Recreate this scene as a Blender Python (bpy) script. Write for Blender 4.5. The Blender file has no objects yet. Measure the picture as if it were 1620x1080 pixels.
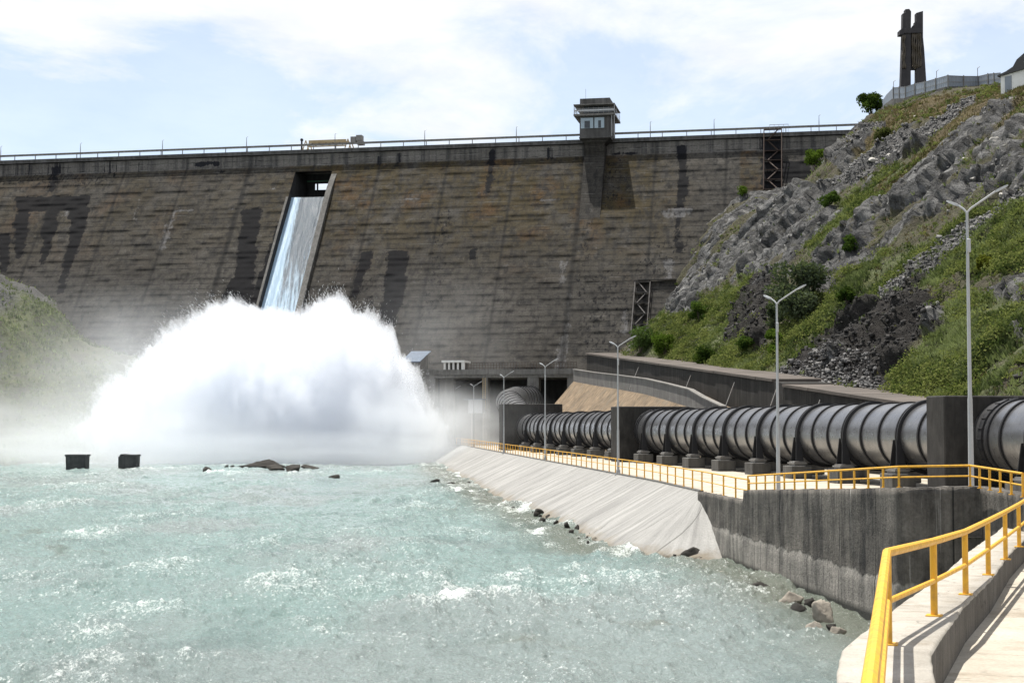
import bpy, math, random
import numpy as np
from mathutils import Vector, Matrix

SC = bpy.context.scene
COL = SC.collection
R = math.radians
random.seed(7)
rng = np.random.default_rng(11)

# ------------------------------------------------------------------ camera
CAMZ = 6.8
FPX = 2400.0
PITCH = math.atan(128.0 / FPX)
cam_d = bpy.data.cameras.new("camera")
cam_d.sensor_width = 36.0
cam_d.lens = 36.0 * FPX / 1620.0
cam_d.clip_start = 0.5
cam_d.clip_end = 6000.0
cam = bpy.data.objects.new("camera", cam_d)
cam.location = (0, 0, CAMZ)
cam.rotation_euler = (math.pi / 2 + PITCH, 0, 0)
COL.objects.link(cam)
SC.camera = cam

# ------------------------------------------------------------------ world: sky with thin bright cloud
SUN_EL = 75.0
SUN_AZ = -40.0        # degrees from +Y (behind the dam), negative = to the left
world = bpy.data.worlds.new("World")
SC.world = world
world.use_nodes = True
wt = world.node_tree
for _n in list(wt.nodes):
    wt.nodes.remove(_n)


def nd(nt, typ, ins=None, **attrs):
    n = nt.nodes.new(typ)
    for k, v in attrs.items():
        setattr(n, k, v)
    for k, v in (ins or {}).items():
        s = n.inputs[k]
        if isinstance(v, bpy.types.NodeSocket):
            nt.links.new(v, s)
        elif isinstance(v, bpy.types.Node):
            nt.links.new(v.outputs[0], s)
        else:
            s.default_value = v
    return n


def ramp(nt, fac, stops, interp='LINEAR'):
    n = nt.nodes.new('ShaderNodeValToRGB')
    n.color_ramp.interpolation = interp
    els = n.color_ramp.elements
    while len(els) > 1:
        els.remove(els[-1])
    for i, (p, c) in enumerate(stops):
        e = els[0] if i == 0 else els.new(p)
        e.position = p
        if not isinstance(c, (tuple, list)):
            c = (c, c, c)
        e.color = (c[0], c[1], c[2], 1)
    nt.links.new(fac, n.inputs[0])
    return n.outputs[0]


def mixc(nt, fac, a, b, mode='MIX'):
    n = nt.nodes.new('ShaderNodeMix')
    n.data_type = 'RGBA'
    n.blend_type = mode
    for idx, v in ((0, fac), (6, a), (7, b)):
        if isinstance(v, bpy.types.NodeSocket):
            nt.links.new(v, n.inputs[idx])
        elif idx == 0:
            n.inputs[0].default_value = v
        else:
            n.inputs[idx].default_value = (v[0], v[1], v[2], 1)
    return n.outputs[2]


def mth(nt, op, a, b=0.0, c=None, clamp=False):
    n = nt.nodes.new('ShaderNodeMath')
    n.operation = op
    n.use_clamp = clamp
    for i, v in enumerate((a, b, c)):
        if v is None:
            continue
        if isinstance(v, bpy.types.NodeSocket):
            nt.links.new(v, n.inputs[i])
        else:
            n.inputs[i].default_value = v
    return n.outputs[0]


sky = nd(wt, 'ShaderNodeTexSky', sky_type='NISHITA')
sky.sun_disc = False
sky.sun_elevation = R(SUN_EL)
sky.sun_rotation = R(SUN_AZ)
sky.altitude = 800.0
sky.air_density = 1.0
sky.dust_density = 1.2
sky.ozone_density = 1.0
tc = nd(wt, 'ShaderNodeTexCoord')
sx = nd(wt, 'ShaderNodeSeparateXYZ', {0: tc.outputs['Generated']})
zz = mth(wt, 'ADD', mth(wt, 'MAXIMUM', sx.outputs[2], 0.0), 0.09)
cv = nd(wt, 'ShaderNodeCombineXYZ', {0: mth(wt, 'DIVIDE', sx.outputs[0], zz), 1: mth(wt, 'DIVIDE', sx.outputs[1], zz), 2: 0.0})
cmap = nd(wt, 'ShaderNodeMapping', {0: cv.outputs[0], 1: (3.1, 1.7, 0.0), 2: (0, 0, R(-24)), 3: (1.0, 0.75, 1.0)})
cn = nd(wt, 'ShaderNodeTexNoise', {'Vector': cmap.outputs[0], 'Scale': 1.5, 'Detail': 10.0, 'Roughness': 0.6, 'Distortion': 0.5})
cd_ = nd(wt, 'ShaderNodeVectorMath', {0: cv.outputs[0], 1: (-0.95, 3.55, 0.0)}, operation='DISTANCE').outputs['Value']
clear = ramp(wt, cd_, [(0.25, 0.16), (1.0, 0.0)])
cloud = ramp(wt, mth(wt, 'SUBTRACT', mth(wt, 'ADD', cn.outputs[0], 0.015), clear), [(0.42, 0.0), (0.50, 0.6), (0.58, 1.0)])
cn2 = nd(wt, 'ShaderNodeTexNoise', {'Vector': cmap.outputs[0], 'Scale': 3.2, 'Detail': 6.0, 'Roughness': 0.6})
cbright = ramp(wt, cn2.outputs[0], [(0.3, (5.1, 5.25, 5.45)), (0.7, (6.2, 6.2, 6.2))])
skyc = mixc(wt, mth(wt, 'ADD', 0.42, mth(wt, 'MULTIPLY', cloud, 0.55)), sky.outputs[0], cbright)
SKY_STRENGTH = 0.10
bg = nd(wt, 'ShaderNodeBackground', {0: skyc, 1: SKY_STRENGTH})
wo = nd(wt, 'ShaderNodeOutputWorld', {0: bg.outputs[0]})

# ------------------------------------------------------------------ sun
sun_d = bpy.data.lights.new("sun", 'SUN')
sun_d.energy = 4.6
sun_d.angle = R(0.53)
sun_d.color = (1.0, 0.955, 0.88)
sun = bpy.data.objects.new("sun", sun_d)
COL.objects.link(sun)
sun_dir = Vector((math.sin(R(SUN_AZ)) * math.cos(R(SUN_EL)), math.cos(R(SUN_AZ)) * math.cos(R(SUN_EL)), math.sin(R(SUN_EL))))
sun.rotation_euler = (-sun_dir).to_track_quat('-Z', 'Y').to_euler()
sun.location = sun_dir * 400

SC.view_settings.view_transform = 'Standard'
SC.view_settings.look = 'None'
SC.view_settings.exposure = 0.88
SC.view_settings.gamma = 1.0
SC.render.engine = 'CYCLES'
SC.cycles.max_bounces = 20
SC.cycles.diffuse_bounces = 3
SC.cycles.glossy_bounces = 3
SC.cycles.transmission_bounces = 4
SC.cycles.volume_bounces = 16
SC.cycles.transparent_max_bounces = 12
SC.cycles.use_denoising = True
SC.cycles.caustics_reflective = False
SC.cycles.caustics_refractive = False

# ------------------------------------------------------------------ helpers
CP, SP = math.cos(PITCH), math.sin(PITCH)


def ray(px, py):
    x, y = px - 810.0, 540.0 - py
    return (x, FPX * CP - y * SP, FPX * SP + y * CP)


def P(px, py, Y):
    """the point seen at photo pixel (px,py) at depth Y"""
    r = ray(px, py)
    t = Y / r[1]
    return (r[0] * t, Y, CAMZ + r[2] * t)


def PZ(px, py, z):
    r = ray(px, py)
    t = (z - CAMZ) / r[2]
    return (r[0] * t, r[1] * t, z)


def to_px(x, y, z):
    dz = z - CAMZ
    f = y * CP + dz * SP
    u = -y * SP + dz * CP
    return 810 + FPX * x / f, 540 - FPX * u / f


# dam axes: u along the crest (to the right), d downstream (towards the river)
AX = np.array((0.981, -0.193)); NX = np.array((-0.193, -0.981)); DO = np.array((5.1, 305.0))
CREST = 63.6
ZV = 60.2


def dam_off(z):
    return 0.7 * np.maximum(ZV - z, 0.0)


def dpt(u, d, z):
    return (DO[0] + u * AX[0] + d * NX[0], DO[1] + u * AX[1] + d * NX[1], z)


def dam_hit(px, py):
    """(u,z) where the sight line of a photo pixel meets the dam face"""
    r = ray(px, py)
    lo, hi = 150.0, 420.0
    for _ in range(40):
        Y = (lo + hi) / 2
        t = Y / r[1]
        x, z = r[0] * t, CAMZ + r[2] * t
        d = (x - DO[0]) * NX[0] + (Y - DO[1]) * NX[1]
        if d > dam_off(z):
            lo = Y
        else:
            hi = Y
    return ((x - DO[0]) * AX[0] + (Y - DO[1]) * AX[1], z)


def _h(ix, iy, iz, seed):
    h = (ix.astype(np.int64) * 374761393 + iy.astype(np.int64) * 668265263 + iz.astype(np.int64) * 2147483647 + seed * 974634777) & 0xffffffff
    h = ((h ^ (h >> 13)) * 1274126177) & 0xffffffff
    h = (h ^ (h >> 16)) & 0xffffffff
    return h.astype(np.float64) / 4294967295.0


def vn(x, y, z=None, seed=0):
    x = np.asarray(x, float); y = np.asarray(y, float)
    x, y = np.broadcast_arrays(x, y)
    if z is None:
        xi, yi = np.floor(x), np.floor(y)
        fx, fy = x - xi, y - yi
        fx = fx * fx * fx * (fx * (fx * 6 - 15) + 10); fy = fy * fy * fy * (fy * (fy * 6 - 15) + 10)
        o = np.zeros_like(xi)
        a = _h(xi, yi, o, seed); b = _h(xi + 1, yi, o, seed); c = _h(xi, yi + 1, o, seed); d = _h(xi + 1, yi + 1, o, seed)
        return (a * (1 - fx) + b * fx) * (1 - fy) + (c * (1 - fx) + d * fx) * fy
    z = np.broadcast_to(np.asarray(z, float), x.shape)
    xi, yi, zi = np.floor(x), np.floor(y), np.floor(z)
    fx, fy, fz = x - xi, y - yi, z - zi
    fx = fx * fx * (3 - 2 * fx); fy = fy * fy * (3 - 2 * fy); fz = fz * fz * (3 - 2 * fz)
    r = 0
    for k in (0, 1):
        a = _h(xi, yi, zi + k, seed); b = _h(xi + 1, yi, zi + k, seed); c = _h(xi, yi + 1, zi + k, seed); d = _h(xi + 1, yi + 1, zi + k, seed)
        r = r + ((a * (1 - fx) + b * fx) * (1 - fy) + (c * (1 - fx) + d * fx) * fy) * (fz if k else 1 - fz)
    return r


def fbm(x, y, z=None, octv=5, seed=0, gain=0.5, ridged=False):
    a, s, t = 1.0, 0.0, 0.0
    x = np.asarray(x, float); y = np.asarray(y, float)
    for k in range(octv):
        v = vn(x, y, z, seed + k * 17)
        if ridged:
            v = 1 - np.abs(2 * v - 1)
        s = s + a * v; t += a
        a *= gain
        # rotate between octaves so that the lattice does not show
        x, y = (x * 1.62 - y * 1.18 + 3.7), (x * 1.18 + y * 1.62 + 1.3)
        if z is not None:
            z = np.asarray(z) * 2.0 + 5.1
    return s / t


def sstep(a, b, x):
    t = np.clip((np.asarray(x, float) - a) / (b - a), 0, 1)
    return t * t * (3 - 2 * t)


def in_poly(px, py, poly):
    px = np.asarray(px, float); py = np.asarray(py, float)
    r = np.zeros(px.shape, bool)
    n = len(poly)
    for i in range(n):
        x0, y0 = poly[i]; x1, y1 = poly[(i + 1) % n]
        if y0 == y1:
            continue
        c = ((y0 > py) != (y1 > py)) & (px < (x1 - x0) * (py - y0) / (y1 - y0) + x0)
        r ^= c
    return r


def tag(o, label=None, cat=None, group=None, kind=None):
    if label: o['label'] = label
    if cat: o['category'] = cat
    if group: o['group'] = group
    if kind: o['kind'] = kind
    return o


def empty(name, loc, label, cat, group=None, rz=0.0):
    o = bpy.data.objects.new(name, None)
    o.empty_display_size = 0.3
    o.location = loc
    o.rotation_euler = (0, 0, rz)
    COL.objects.link(o)
    tag(o, label, cat, group)
    return o


def np_mesh(name, V, F, mat, parent=None, smooth=False, attrs=None, uv=None):
    """V (n,3) array, F list or (m,3|4) array"""
    me = bpy.data.meshes.new(name)
    V = np.asarray(V, np.float32)
    if parent is not None and not isinstance(parent, str):
        V = V - np.array(root_loc(parent), np.float32)
    if isinstance(F, np.ndarray):
        k = F.shape[1]
        me.vertices.add(len(V)); me.vertices.foreach_set('co', V.ravel())
        me.loops.add(F.size); me.loops.foreach_set('vertex_index', F.astype(np.int32).ravel())
        me.polygons.add(len(F))
        me.polygons.foreach_set('loop_start', np.arange(0, F.size, k, dtype=np.int32))
        me.polygons.foreach_set('loop_total', np.full(len(F), k, np.int32))
        me.update(calc_edges=True)
    else:
        me.from_pydata([tuple(map(float, v)) for v in V], [], F)
    for an, av in (attrs or {}).items():
        a = me.attributes.new(an, 'FLOAT', 'POINT')
        a.data.foreach_set('value', np.asarray(av, np.float32).ravel())
    if smooth:
        me.polygons.foreach_set('use_smooth', np.ones(len(me.polygons), bool))
    if mat is not None:
        me.materials.append(mat)
    me.validate()
    o = bpy.data.objects.new(name, me)
    COL.objects.link(o)
    if parent is not None:
        o.parent = parent
    return o


def root_loc(o):
    l = Vector(o.location)
    while o.parent is not None:
        o = o.parent
        l = l + Vector(o.location)
    return l


def grid_faces(nr, nc, wrap=False):
    i = np.arange(nr - 1)[:, None]
    j = np.arange(nc if wrap else nc - 1)[None, :]
    a = i * nc + j; b = i * nc + (j + 1) % nc
    c = (i + 1) * nc + (j + 1) % nc; d = (i + 1) * nc + j
    return np.stack([a, b, c, d], -1).reshape(-1, 4)


class MB:
    def __init__(s):
        s.V = []; s.F = []

    def add(s, V, F):
        b = len(s.V)
        s.V += [tuple(map(float, v)) for v in V]
        s.F += [tuple(i + b for i in f) for f in F]
        return s

    def hexa(s, p):
        """8 points: bottom loop (ccw from above) then top loop"""
        return s.add(p, [(3, 2, 1, 0), (4, 5, 6, 7), (0, 1, 5, 4), (1, 2, 6, 5), (2, 3, 7, 6), (3, 0, 4, 7)])

    def box(s, c, size, rz=0.0, bev=0.0):
        cx, cy, cz = c; hx, hy, hz = (size[0] / 2, size[1] / 2, size[2] / 2)
        ca, sa = math.cos(rz), math.sin(rz)
        def q(x, y, z):
            return (cx + x * ca - y * sa, cy + x * sa + y * ca, cz + z)
        if bev <= 0:
            return s.hexa([q(-hx, -hy, -hz), q(hx, -hy, -hz), q(hx, hy, -hz), q(-hx, hy, -hz),
                           q(-hx, -hy, hz), q(hx, -hy, hz), q(hx, hy, hz), q(-hx, hy, hz)])
        b = bev
        V = []
        for (z, k) in ((-hz, b), (-hz + b, 0), (hz - b, 0), (hz, b)):
            X, Y = hx - k, hy - k
            for (x, y) in ((-X + b, -Y), (X - b, -Y), (X, -Y + b), (X, Y - b), (X - b, Y), (-X + b, Y), (-X, Y - b), (-X, -Y + b)):
                V.append(q(x, y, z))
        F = [tuple(range(7, -1, -1)), tuple(range(24, 32))]
        for r_ in range(3):
            for j in range(8):
                F.append((r_ * 8 + j, r_ * 8 + (j + 1) % 8, r_ * 8 + 8 + (j + 1) % 8, r_ * 8 + 8 + j))
        return s.add(V, F)

    def dbox(s, u0, u1, d0, d1, z0, z1):
        """box in dam coordinates"""
        return s.hexa([dpt(u0, d1, z0), dpt(u1, d1, z0), dpt(u1, d0, z0), dpt(u0, d0, z0),
                       dpt(u0, d1, z1), dpt(u1, d1, z1), dpt(u1, d0, z1), dpt(u0, d0, z1)])

    def tube(s, pts, rad, n=8, caps=True):
        pts = [Vector(p) for p in pts]
        if not isinstance(rad, (list, tuple)):
            rad = [rad] * len(pts)
        V = []; F = []
        prev = None
        for i, p in enumerate(pts):
            t = (pts[min(i + 1, len(pts) - 1)] - pts[max(i - 1, 0)]).normalized()
            if prev is None:
                a = Vector((0, 0, 1)) if abs(t.z) < 0.9 else Vector((1, 0, 0))
                e1 = t.cross(a).normalized()
            else:
                e1 = (prev - t * prev.dot(t)).normalized()
            prev = e1
            e2 = t.cross(e1)
            # keep width at bends
            for k in range(n):
                an = 2 * math.pi * k / n
                V.append(p + (e1 * math.cos(an) + e2 * math.sin(an)) * rad[i])
        m = len(pts)
        for i in range(m - 1):
            for k in range(n):
                F.append((i * n + k, i * n + (k + 1) % n, (i + 1) * n + (k + 1) % n, (i + 1) * n + k))
        if caps:
            F.append(tuple(range(n - 1, -1, -1)))
            F.append(tuple((m - 1) * n + k for k in range(n)))
        return s.add(V, F)

    def prism(s, poly, y0, y1, rot=0.0, at=(0, 0, 0)):
        """polygon in (x,z), extruded along y"""
        n = len(poly)
        ca, sa = math.cos(rot), math.sin(rot)
        V = []
        for y in (y0, y1):
            for (x, z) in poly:
                V.append((at[0] + x * ca - y * sa, at[1] + x * sa + y * ca, at[2] + z))
        F = [tuple(range(n)), tuple(range(2 * n - 1, n - 1, -1))]
        for i in range(n):
            j = (i + 1) % n
            F.append((i, i + n, j + n, j))
        return s.add(V, F)

    def build(s, name, mat, parent=None, smooth=False):
        V = np.array(s.V, np.float32).reshape(-1, 3)
        o = np_mesh(name, V, s.F, mat, parent)
        if smooth:
            me = o.data
            me.polygons.foreach_set('use_smooth', np.ones(len(me.polygons), bool))
            try:
                me.set_sharp_from_angle(angle=R(35))
            except Exception:
                pass
        return o


def dup(root, loc=None, rz=None, label=None, group=None, parent=None):
    r = root.copy(); COL.objects.link(r)
    if loc is not None: r.location = loc
    if rz is not None: r.rotation_euler = (0, 0, rz)
    if label: r['label'] = label
    if group: r['group'] = group
    if parent is not None: r.parent = parent
    for ch in list(root.children):
        dup(ch, parent=r)
    return r


# ------------------------------------------------------------------ materials
def new_mat(name):
    m = bpy.data.materials.new(name)
    m.use_nodes = True
    nt = m.node_tree
    for n in list(nt.nodes):
        nt.nodes.remove(n)
    out = nd(nt, 'ShaderNodeOutputMaterial')
    return m, nt, out


def pos(nt, scale=(1, 1, 1), rot=(0, 0, 0), loc=(0, 0, 0)):
    g = nd(nt, 'ShaderNodeNewGeometry')
    return nd(nt, 'ShaderNodeMapping', {0: g.outputs['Position'], 1: loc, 2: rot, 3: scale}).outputs[0]


def noise(nt, vec, scale, detail=6.0, rough=0.55, dist=0.0):
    return nd(nt, 'ShaderNodeTexNoise', {'Vector': vec, 'Scale': scale, 'Detail': detail, 'Roughness': rough, 'Distortion': dist}).outputs[0]


def attr(nt, name):
    return nd(nt, 'ShaderNodeAttribute', attribute_name=name).outputs['Fac']


def bump(nt, h, strength=0.4, dist=0.05):
    return nd(nt, 'ShaderNodeBump', {'Height': h, 'Strength': strength, 'Distance': dist}).outputs[0]


def principled(nt, out, color, rough=0.8, metal=0.0, normal=None, spec=0.4, **kw):
    d = {'Base Color': color if isinstance(color, bpy.types.NodeSocket) else (*color, 1), 'Roughness': rough, 'Metallic': metal, 'Specular IOR Level': spec}
    if normal is not None:
        d['Normal'] = normal
    d.update(kw)
    p = nd(nt, 'ShaderNodeBsdfPrincipled', d)
    nt.links.new(p.outputs[0], out.inputs[0])
    return p


def concrete(name, light, dark, streak=0.5, scale=0.5, zst=0.1, rough=0.88, bmp=0.35, stain=None, joints=None, cracks=0.0):
    """cast concrete: blotches, vertical run-off streaks, pitting, optional joint lines"""
    m, nt, out = new_mat(name)
    n1 = noise(nt, pos(nt), scale, 8, 0.62)
    c = mixc(nt, ramp(nt, n1, [(0.3, 0.0), (0.7, 1.0)]), dark, light)
    st = noise(nt, pos(nt, (1, 1, zst)), scale * 5, 6, 0.6)
    sm = ramp(nt, st, [(0.35, 1.0), (0.62, 0.0)])
    c = mixc(nt, mth(nt, 'MULTIPLY', sm, streak), c, tuple(v * 0.35 for v in dark))
    if stain:
        s2 = noise(nt, pos(nt, (1, 1, 0.3), loc=(7, 3, 1)), scale * 1.7, 5, 0.6)
        c = mixc(nt, ramp(nt, s2, [(0.55, 0.0), (0.72, 0.8)]), c, stain)
    fine = noise(nt, pos(nt), scale * 40, 4, 0.7)
    c = mixc(nt, 0.5, c, ramp(nt, fine, [(0.3, 0.45), (0.7, 1.0)]), 'MULTIPLY')
    if joints:
        jv, jd = joints
        w = nd(nt, 'ShaderNodeTexWave', {'Vector': pos(nt, jv), 'Scale': jd, 'Distortion': 0.0}, wave_type='BANDS', bands_direction='DIAGONAL').outputs[1]
        c = mixc(nt, ramp(nt, w, [(0.0, 0.55), (0.02, 0.0)]), c, tuple(v * 0.3 for v in dark))
    if cracks:
        wv = nd(nt, 'ShaderNodeVectorMath', {0: pos(nt), 1: nd(nt, 'ShaderNodeTexNoise', {'Vector': pos(nt), 'Scale': 1.3, 'Detail': 5.0}).outputs[1]}, operation='ADD').outputs[0]
        vd = nd(nt, 'ShaderNodeTexVoronoi', {'Vector': wv, 'Scale': cracks}, feature='DISTANCE_TO_EDGE').outputs['Distance']
        cm = mth(nt, 'MULTIPLY', ramp(nt, vd, [(0.0, 1.0), (0.018, 0.0)]), ramp(nt, noise(nt, pos(nt, loc=(1, 5, 9)), 0.5, 3), [(0.45, 0.0), (0.6, 0.8)]))
        c = mixc(nt, cm, c, tuple(v * 0.3 for v in dark))
        gr = noise(nt, pos(nt, loc=(3, 1, 7)), scale * 9, 7, 0.75)
        c = mixc(nt, mth(nt, 'MULTIPLY', ramp(nt, gr, [(0.56, 0.0), (0.70, 1.0)]), 0.55), c, tuple(v * 0.55 for v in dark))
    h = mth(nt, 'ADD', mth(nt, 'MULTIPLY', n1, 0.6), mth(nt, 'MULTIPLY', fine, 0.4))
    principled(nt, out, c, rough, normal=bump(nt, h, bmp, 0.12), spec=0.25)
    return m


def paint(name, col, worn, rough=0.45, amount=0.35, scale=3.0):
    m, nt, out = new_mat(name)
    n1 = noise(nt, pos(nt), scale, 7, 0.65)
    n2 = noise(nt, pos(nt), scale * 14, 4, 0.6)
    c = mixc(nt, mth(nt, 'MULTIPLY', ramp(nt, n1, [(0.45, 0.0), (0.75, 1.0)]), amount), col, worn)
    c = mixc(nt, 0.25, c, ramp(nt, n2, [(0.3, 0.6), (0.7, 1.0)]), 'MULTIPLY')
    rr = ramp(nt, n1, [(0.3, rough * 0.8), (0.7, min(1.0, rough * 1.3))])
    principled(nt, out, c, rr, normal=bump(nt, n2, 0.08, 0.01))
    return m


M = {}
M['deck'] = concrete('deck_concrete', (0.50, 0.455, 0.38), (0.34, 0.305, 0.25), 0.10, 0.35, 1.0, 0.9, 0.25, stain=(0.24, 0.20, 0.15), cracks=0.35)
M['slope'] = None
M['block_dark'] = concrete('tarred_concrete', (0.055, 0.055, 0.056), (0.03, 0.03, 0.032), 0.5, 0.5, 0.1, 0.85)  # near-black tone for chute, gate and gallery back wall
M['block_gray'] = concrete('weathered_concrete', (0.17, 0.165, 0.155), (0.09, 0.087, 0.082), 0.45, 0.6, 0.1)
M['conc_mid'] = concrete('grey_concrete', (0.26, 0.25, 0.235), (0.16, 0.152, 0.14), 0.4, 0.6, 0.1)
M['crestc'] = concrete('crest_concrete', (0.15, 0.147, 0.145), (0.075, 0.073, 0.07), 0.6, 0.3, 0.08)
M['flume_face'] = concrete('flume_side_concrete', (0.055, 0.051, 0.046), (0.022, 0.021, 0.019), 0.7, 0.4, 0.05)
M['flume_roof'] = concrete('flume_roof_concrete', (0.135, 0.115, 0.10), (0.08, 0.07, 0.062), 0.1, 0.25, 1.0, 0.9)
M['tan'] = concrete('ochre_stone_pitching', (0.30, 0.222, 0.145), (0.14, 0.108, 0.075), 0.6, 0.35, 0.35, 0.95, stain=(0.16, 0.14, 0.11))
M['yellow'] = paint('yellow_rail_paint', (0.66, 0.355, 0.025), (0.36, 0.19, 0.045), 0.48, 0.85, 6.0)
M['lamp_metal'] = paint('galvanised_pole', (0.38, 0.39, 0.40), (0.27, 0.27, 0.27), 0.4, 0.5, 2.0)
M['pipe'] = None
M['steel_dark'] = paint('dark_steel_paint', (0.012, 0.0125, 0.015), (0.028, 0.026, 0.025), 0.6, 0.5, 3.0)
M['white_paint'] = paint('white_wall_paint', (0.72, 0.72, 0.70), (0.5, 0.49, 0.46), 0.7, 0.5, 1.2)
M['shade_white'] = paint('grey_cabin_paint', (0.30, 0.31, 0.33), (0.22, 0.22, 0.23), 0.7, 0.5, 1.2)  # white cabin paint darkened to stand for its shade
M['glass_pale'] = paint('pale_window_glass', (0.30, 0.38, 0.44), (0.2, 0.26, 0.31), 0.12, 0.5, 2.0)
M['glass_dark'] = paint('dark_window_glass', (0.03, 0.04, 0.05), (0.06, 0.07, 0.08), 0.15, 0.5, 2.0)
M['fence_metal'] = paint('grey_fence_sheet', (0.22, 0.25, 0.29), (0.15, 0.165, 0.18), 0.5, 0.6, 0.8)
M['steel_grey'] = paint('grey_steel_paint', (0.20, 0.195, 0.185), (0.12, 0.08, 0.055), 0.55, 0.6, 2.0)
M['ladder'] = paint('dull_ladder_steel', (0.085, 0.08, 0.076), (0.07, 0.05, 0.04), 0.7, 0.6, 2.0)
M['rusty'] = paint('rusty_steel', (0.065, 0.045, 0.036), (0.05, 0.03, 0.02), 0.8, 0.8, 2.0)
M['crane_yellow'] = paint('faded_crane_paint', (0.42, 0.33, 0.19), (0.25, 0.15, 0.08), 0.6, 0.6, 1.2)
M['blue_sheet'] = paint('pale_blue_sheet_roof', (0.085, 0.115, 0.16), (0.06, 0.08, 0.11), 0.5, 0.5, 0.8)
M['monument'] = concrete('monument_concrete', (0.075, 0.071, 0.076), (0.048, 0.046, 0.05), 0.3, 0.4, 0.15)
M['bronze'] = paint('bronze_strip', (0.055, 0.042, 0.026), (0.03, 0.024, 0.018), 0.5, 0.6, 1.5)
M['roof_dark'] = paint('dark_roof_felt', (0.06, 0.06, 0.062), (0.1, 0.095, 0.09), 0.8, 0.6, 1.5)
# ================================================================== DAM
def dam_material():
    m, nt, out = new_mat('dam_weathered_concrete')
    p0 = pos(nt, rot=(0, 0, R(11.1)))            # x along the crest
    n1 = noise(nt, p0, 0.09, 8, 0.62)
    c = mixc(nt, ramp(nt, n1, [(0.3, 0.0), (0.7, 1.0)]), (0.088, 0.081, 0.071), (0.165, 0.153, 0.136))
    # every pour has its own tone
    br = attr(nt, 'tone')
    c = mixc(nt, 0.8, c, ramp(nt, br, [(0.0, 0.72), (0.5, 0.95), (1.0, 1.2)]), 'MULTIPLY')
    # olive and rust lichen
    li = attr(nt, 'lichen')
    ln = noise(nt, pos(nt, (1, 1, 0.45)), 0.22, 8, 0.68)
    lm = mth(nt, 'MULTIPLY', li, ramp(nt, ln, [(0.36, 0.0), (0.54, 1.0)]))
    lcol = mixc(nt, ramp(nt, noise(nt, p0, 0.12, 3, 0.5), [(0.52, 0.0), (0.68, 1.0)]), (0.105, 0.080, 0.036), (0.16, 0.085, 0.028))
    c = mixc(nt, mth(nt, 'MULTIPLY', lm, 0.88), c, lcol)
    # run-off streaks
    s1 = noise(nt, pos(nt, (1, 1, 0.035), rot=(0, 0, R(11.1))), 0.9, 7, 0.66)
    c = mixc(nt, mth(nt, 'MULTIPLY', ramp(nt, s1, [(0.47, 0.0), (0.63, 1.0)]), 0.72), c, (0.034, 0.034, 0.036))
    s2 = noise(nt, pos(nt, (1, 1, 0.06), rot=(0, 0, R(11.1)), loc=(31, 7, 2)), 1.1, 7, 0.7)
    c = mixc(nt, mth(nt, 'MULTIPLY', ramp(nt, s2, [(0.60, 0.0), (0.74, 1.0)]), 0.5), c, (0.30, 0.29, 0.28))
    # broken dark leakage lines along the lift joints
    sp = nd(nt, 'ShaderNodeSeparateXYZ', {0: p0})
    zl = mth(nt, 'FRACT', mth(nt, 'DIVIDE', sp.outputs[2], 1.1))
    line = mth(nt, 'MAXIMUM', mth(nt, 'LESS_THAN', zl, 0.13), mth(nt, 'GREATER_THAN', zl, 0.98))
    dn = noise(nt, pos(nt, (0.40, 0.40, 0.9), rot=(0, 0, R(11.1))), 1.0, 8, 0.74)
    c = mixc(nt, mth(nt, 'MULTIPLY', line, ramp(nt, dn, [(0.46, 0.0), (0.62, 0.92)])), c, (0.022, 0.022, 0.022))
    lg = mth(nt, 'GREATER_THAN', zl, 0.82)
    c = mixc(nt, mth(nt, 'MULTIPLY', lg, ramp(nt, noise(nt, pos(nt, (0.25, 0.25, 0.9), loc=(9, 4, 0), rot=(0, 0, R(11.1))), 1.0, 5, 0.7), [(0.48, 0.0), (0.66, 0.4)])), c, (0.28, 0.27, 0.25))
    # mapped stains, with shade patches painted in among them
    edge = noise(nt, pos(nt, (1.3, 1.3, 0.07)), 1.2, 7, 0.72)
    wet_shade = attr(nt, 'wet')
    wm = ramp(nt, mth(nt, 'ADD', wet_shade, mth(nt, 'MULTIPLY', mth(nt, 'SUBTRACT', edge, 0.5), 1.9)), [(0.42, 0.0), (0.56, 1.0)])
    c = mixc(nt, mth(nt, 'MULTIPLY', wm, 0.95), c, (0.012, 0.0125, 0.016))
    wh = attr(nt, 'white')
    wn = noise(nt, pos(nt, (1, 1, 0.12), loc=(3, 3, 3)), 1.6, 6, 0.7)
    wx = ramp(nt, mth(nt, 'ADD', wh, mth(nt, 'MULTIPLY', mth(nt, 'SUBTRACT', wn, 0.5), 2.6)), [(0.62, 0.0), (1.1, 1.0)])
    c = mixc(nt, mth(nt, 'MULTIPLY', wx, 0.6), c, (0.33, 0.325, 0.33))
    jn = attr(nt, 'joint')
    c = mixc(nt, mth(nt, 'MULTIPLY', jn, 0.7), c, (0.03, 0.03, 0.03))
    fine = noise(nt, pos(nt, (1, 1, 2.0)), 2.6, 7, 0.72)
    c = mixc(nt, 1.0, c, ramp(nt, fine, [(0.25, 0.22), (0.72, 0.56)]), 'MULTIPLY')
    c = mixc(nt, attr(nt, 'band'), c, mixc(nt, 1.0, c, (2.6, 2.65, 2.8), 'MULTIPLY'))
    principled(nt, out, c, 0.92, normal=bump(nt, mth(nt, 'ADD', fine, mth(nt, 'MULTIPLY', dn, 0.3)), 0.4, 0.12), spec=0.15)
    return m


M['dam'] = dam_material()

dam = empty('concrete_dam', dpt(0, 20, 0), 'huge dark weathered concrete gravity dam with stained sloping face across the valley', 'dam')

SPU0, _ = dam_hit(468, 272)
SPU1, _ = dam_hit(527, 268)
ZSP = dam_hit(497, 270)[1]          # top of the spillway opening

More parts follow.
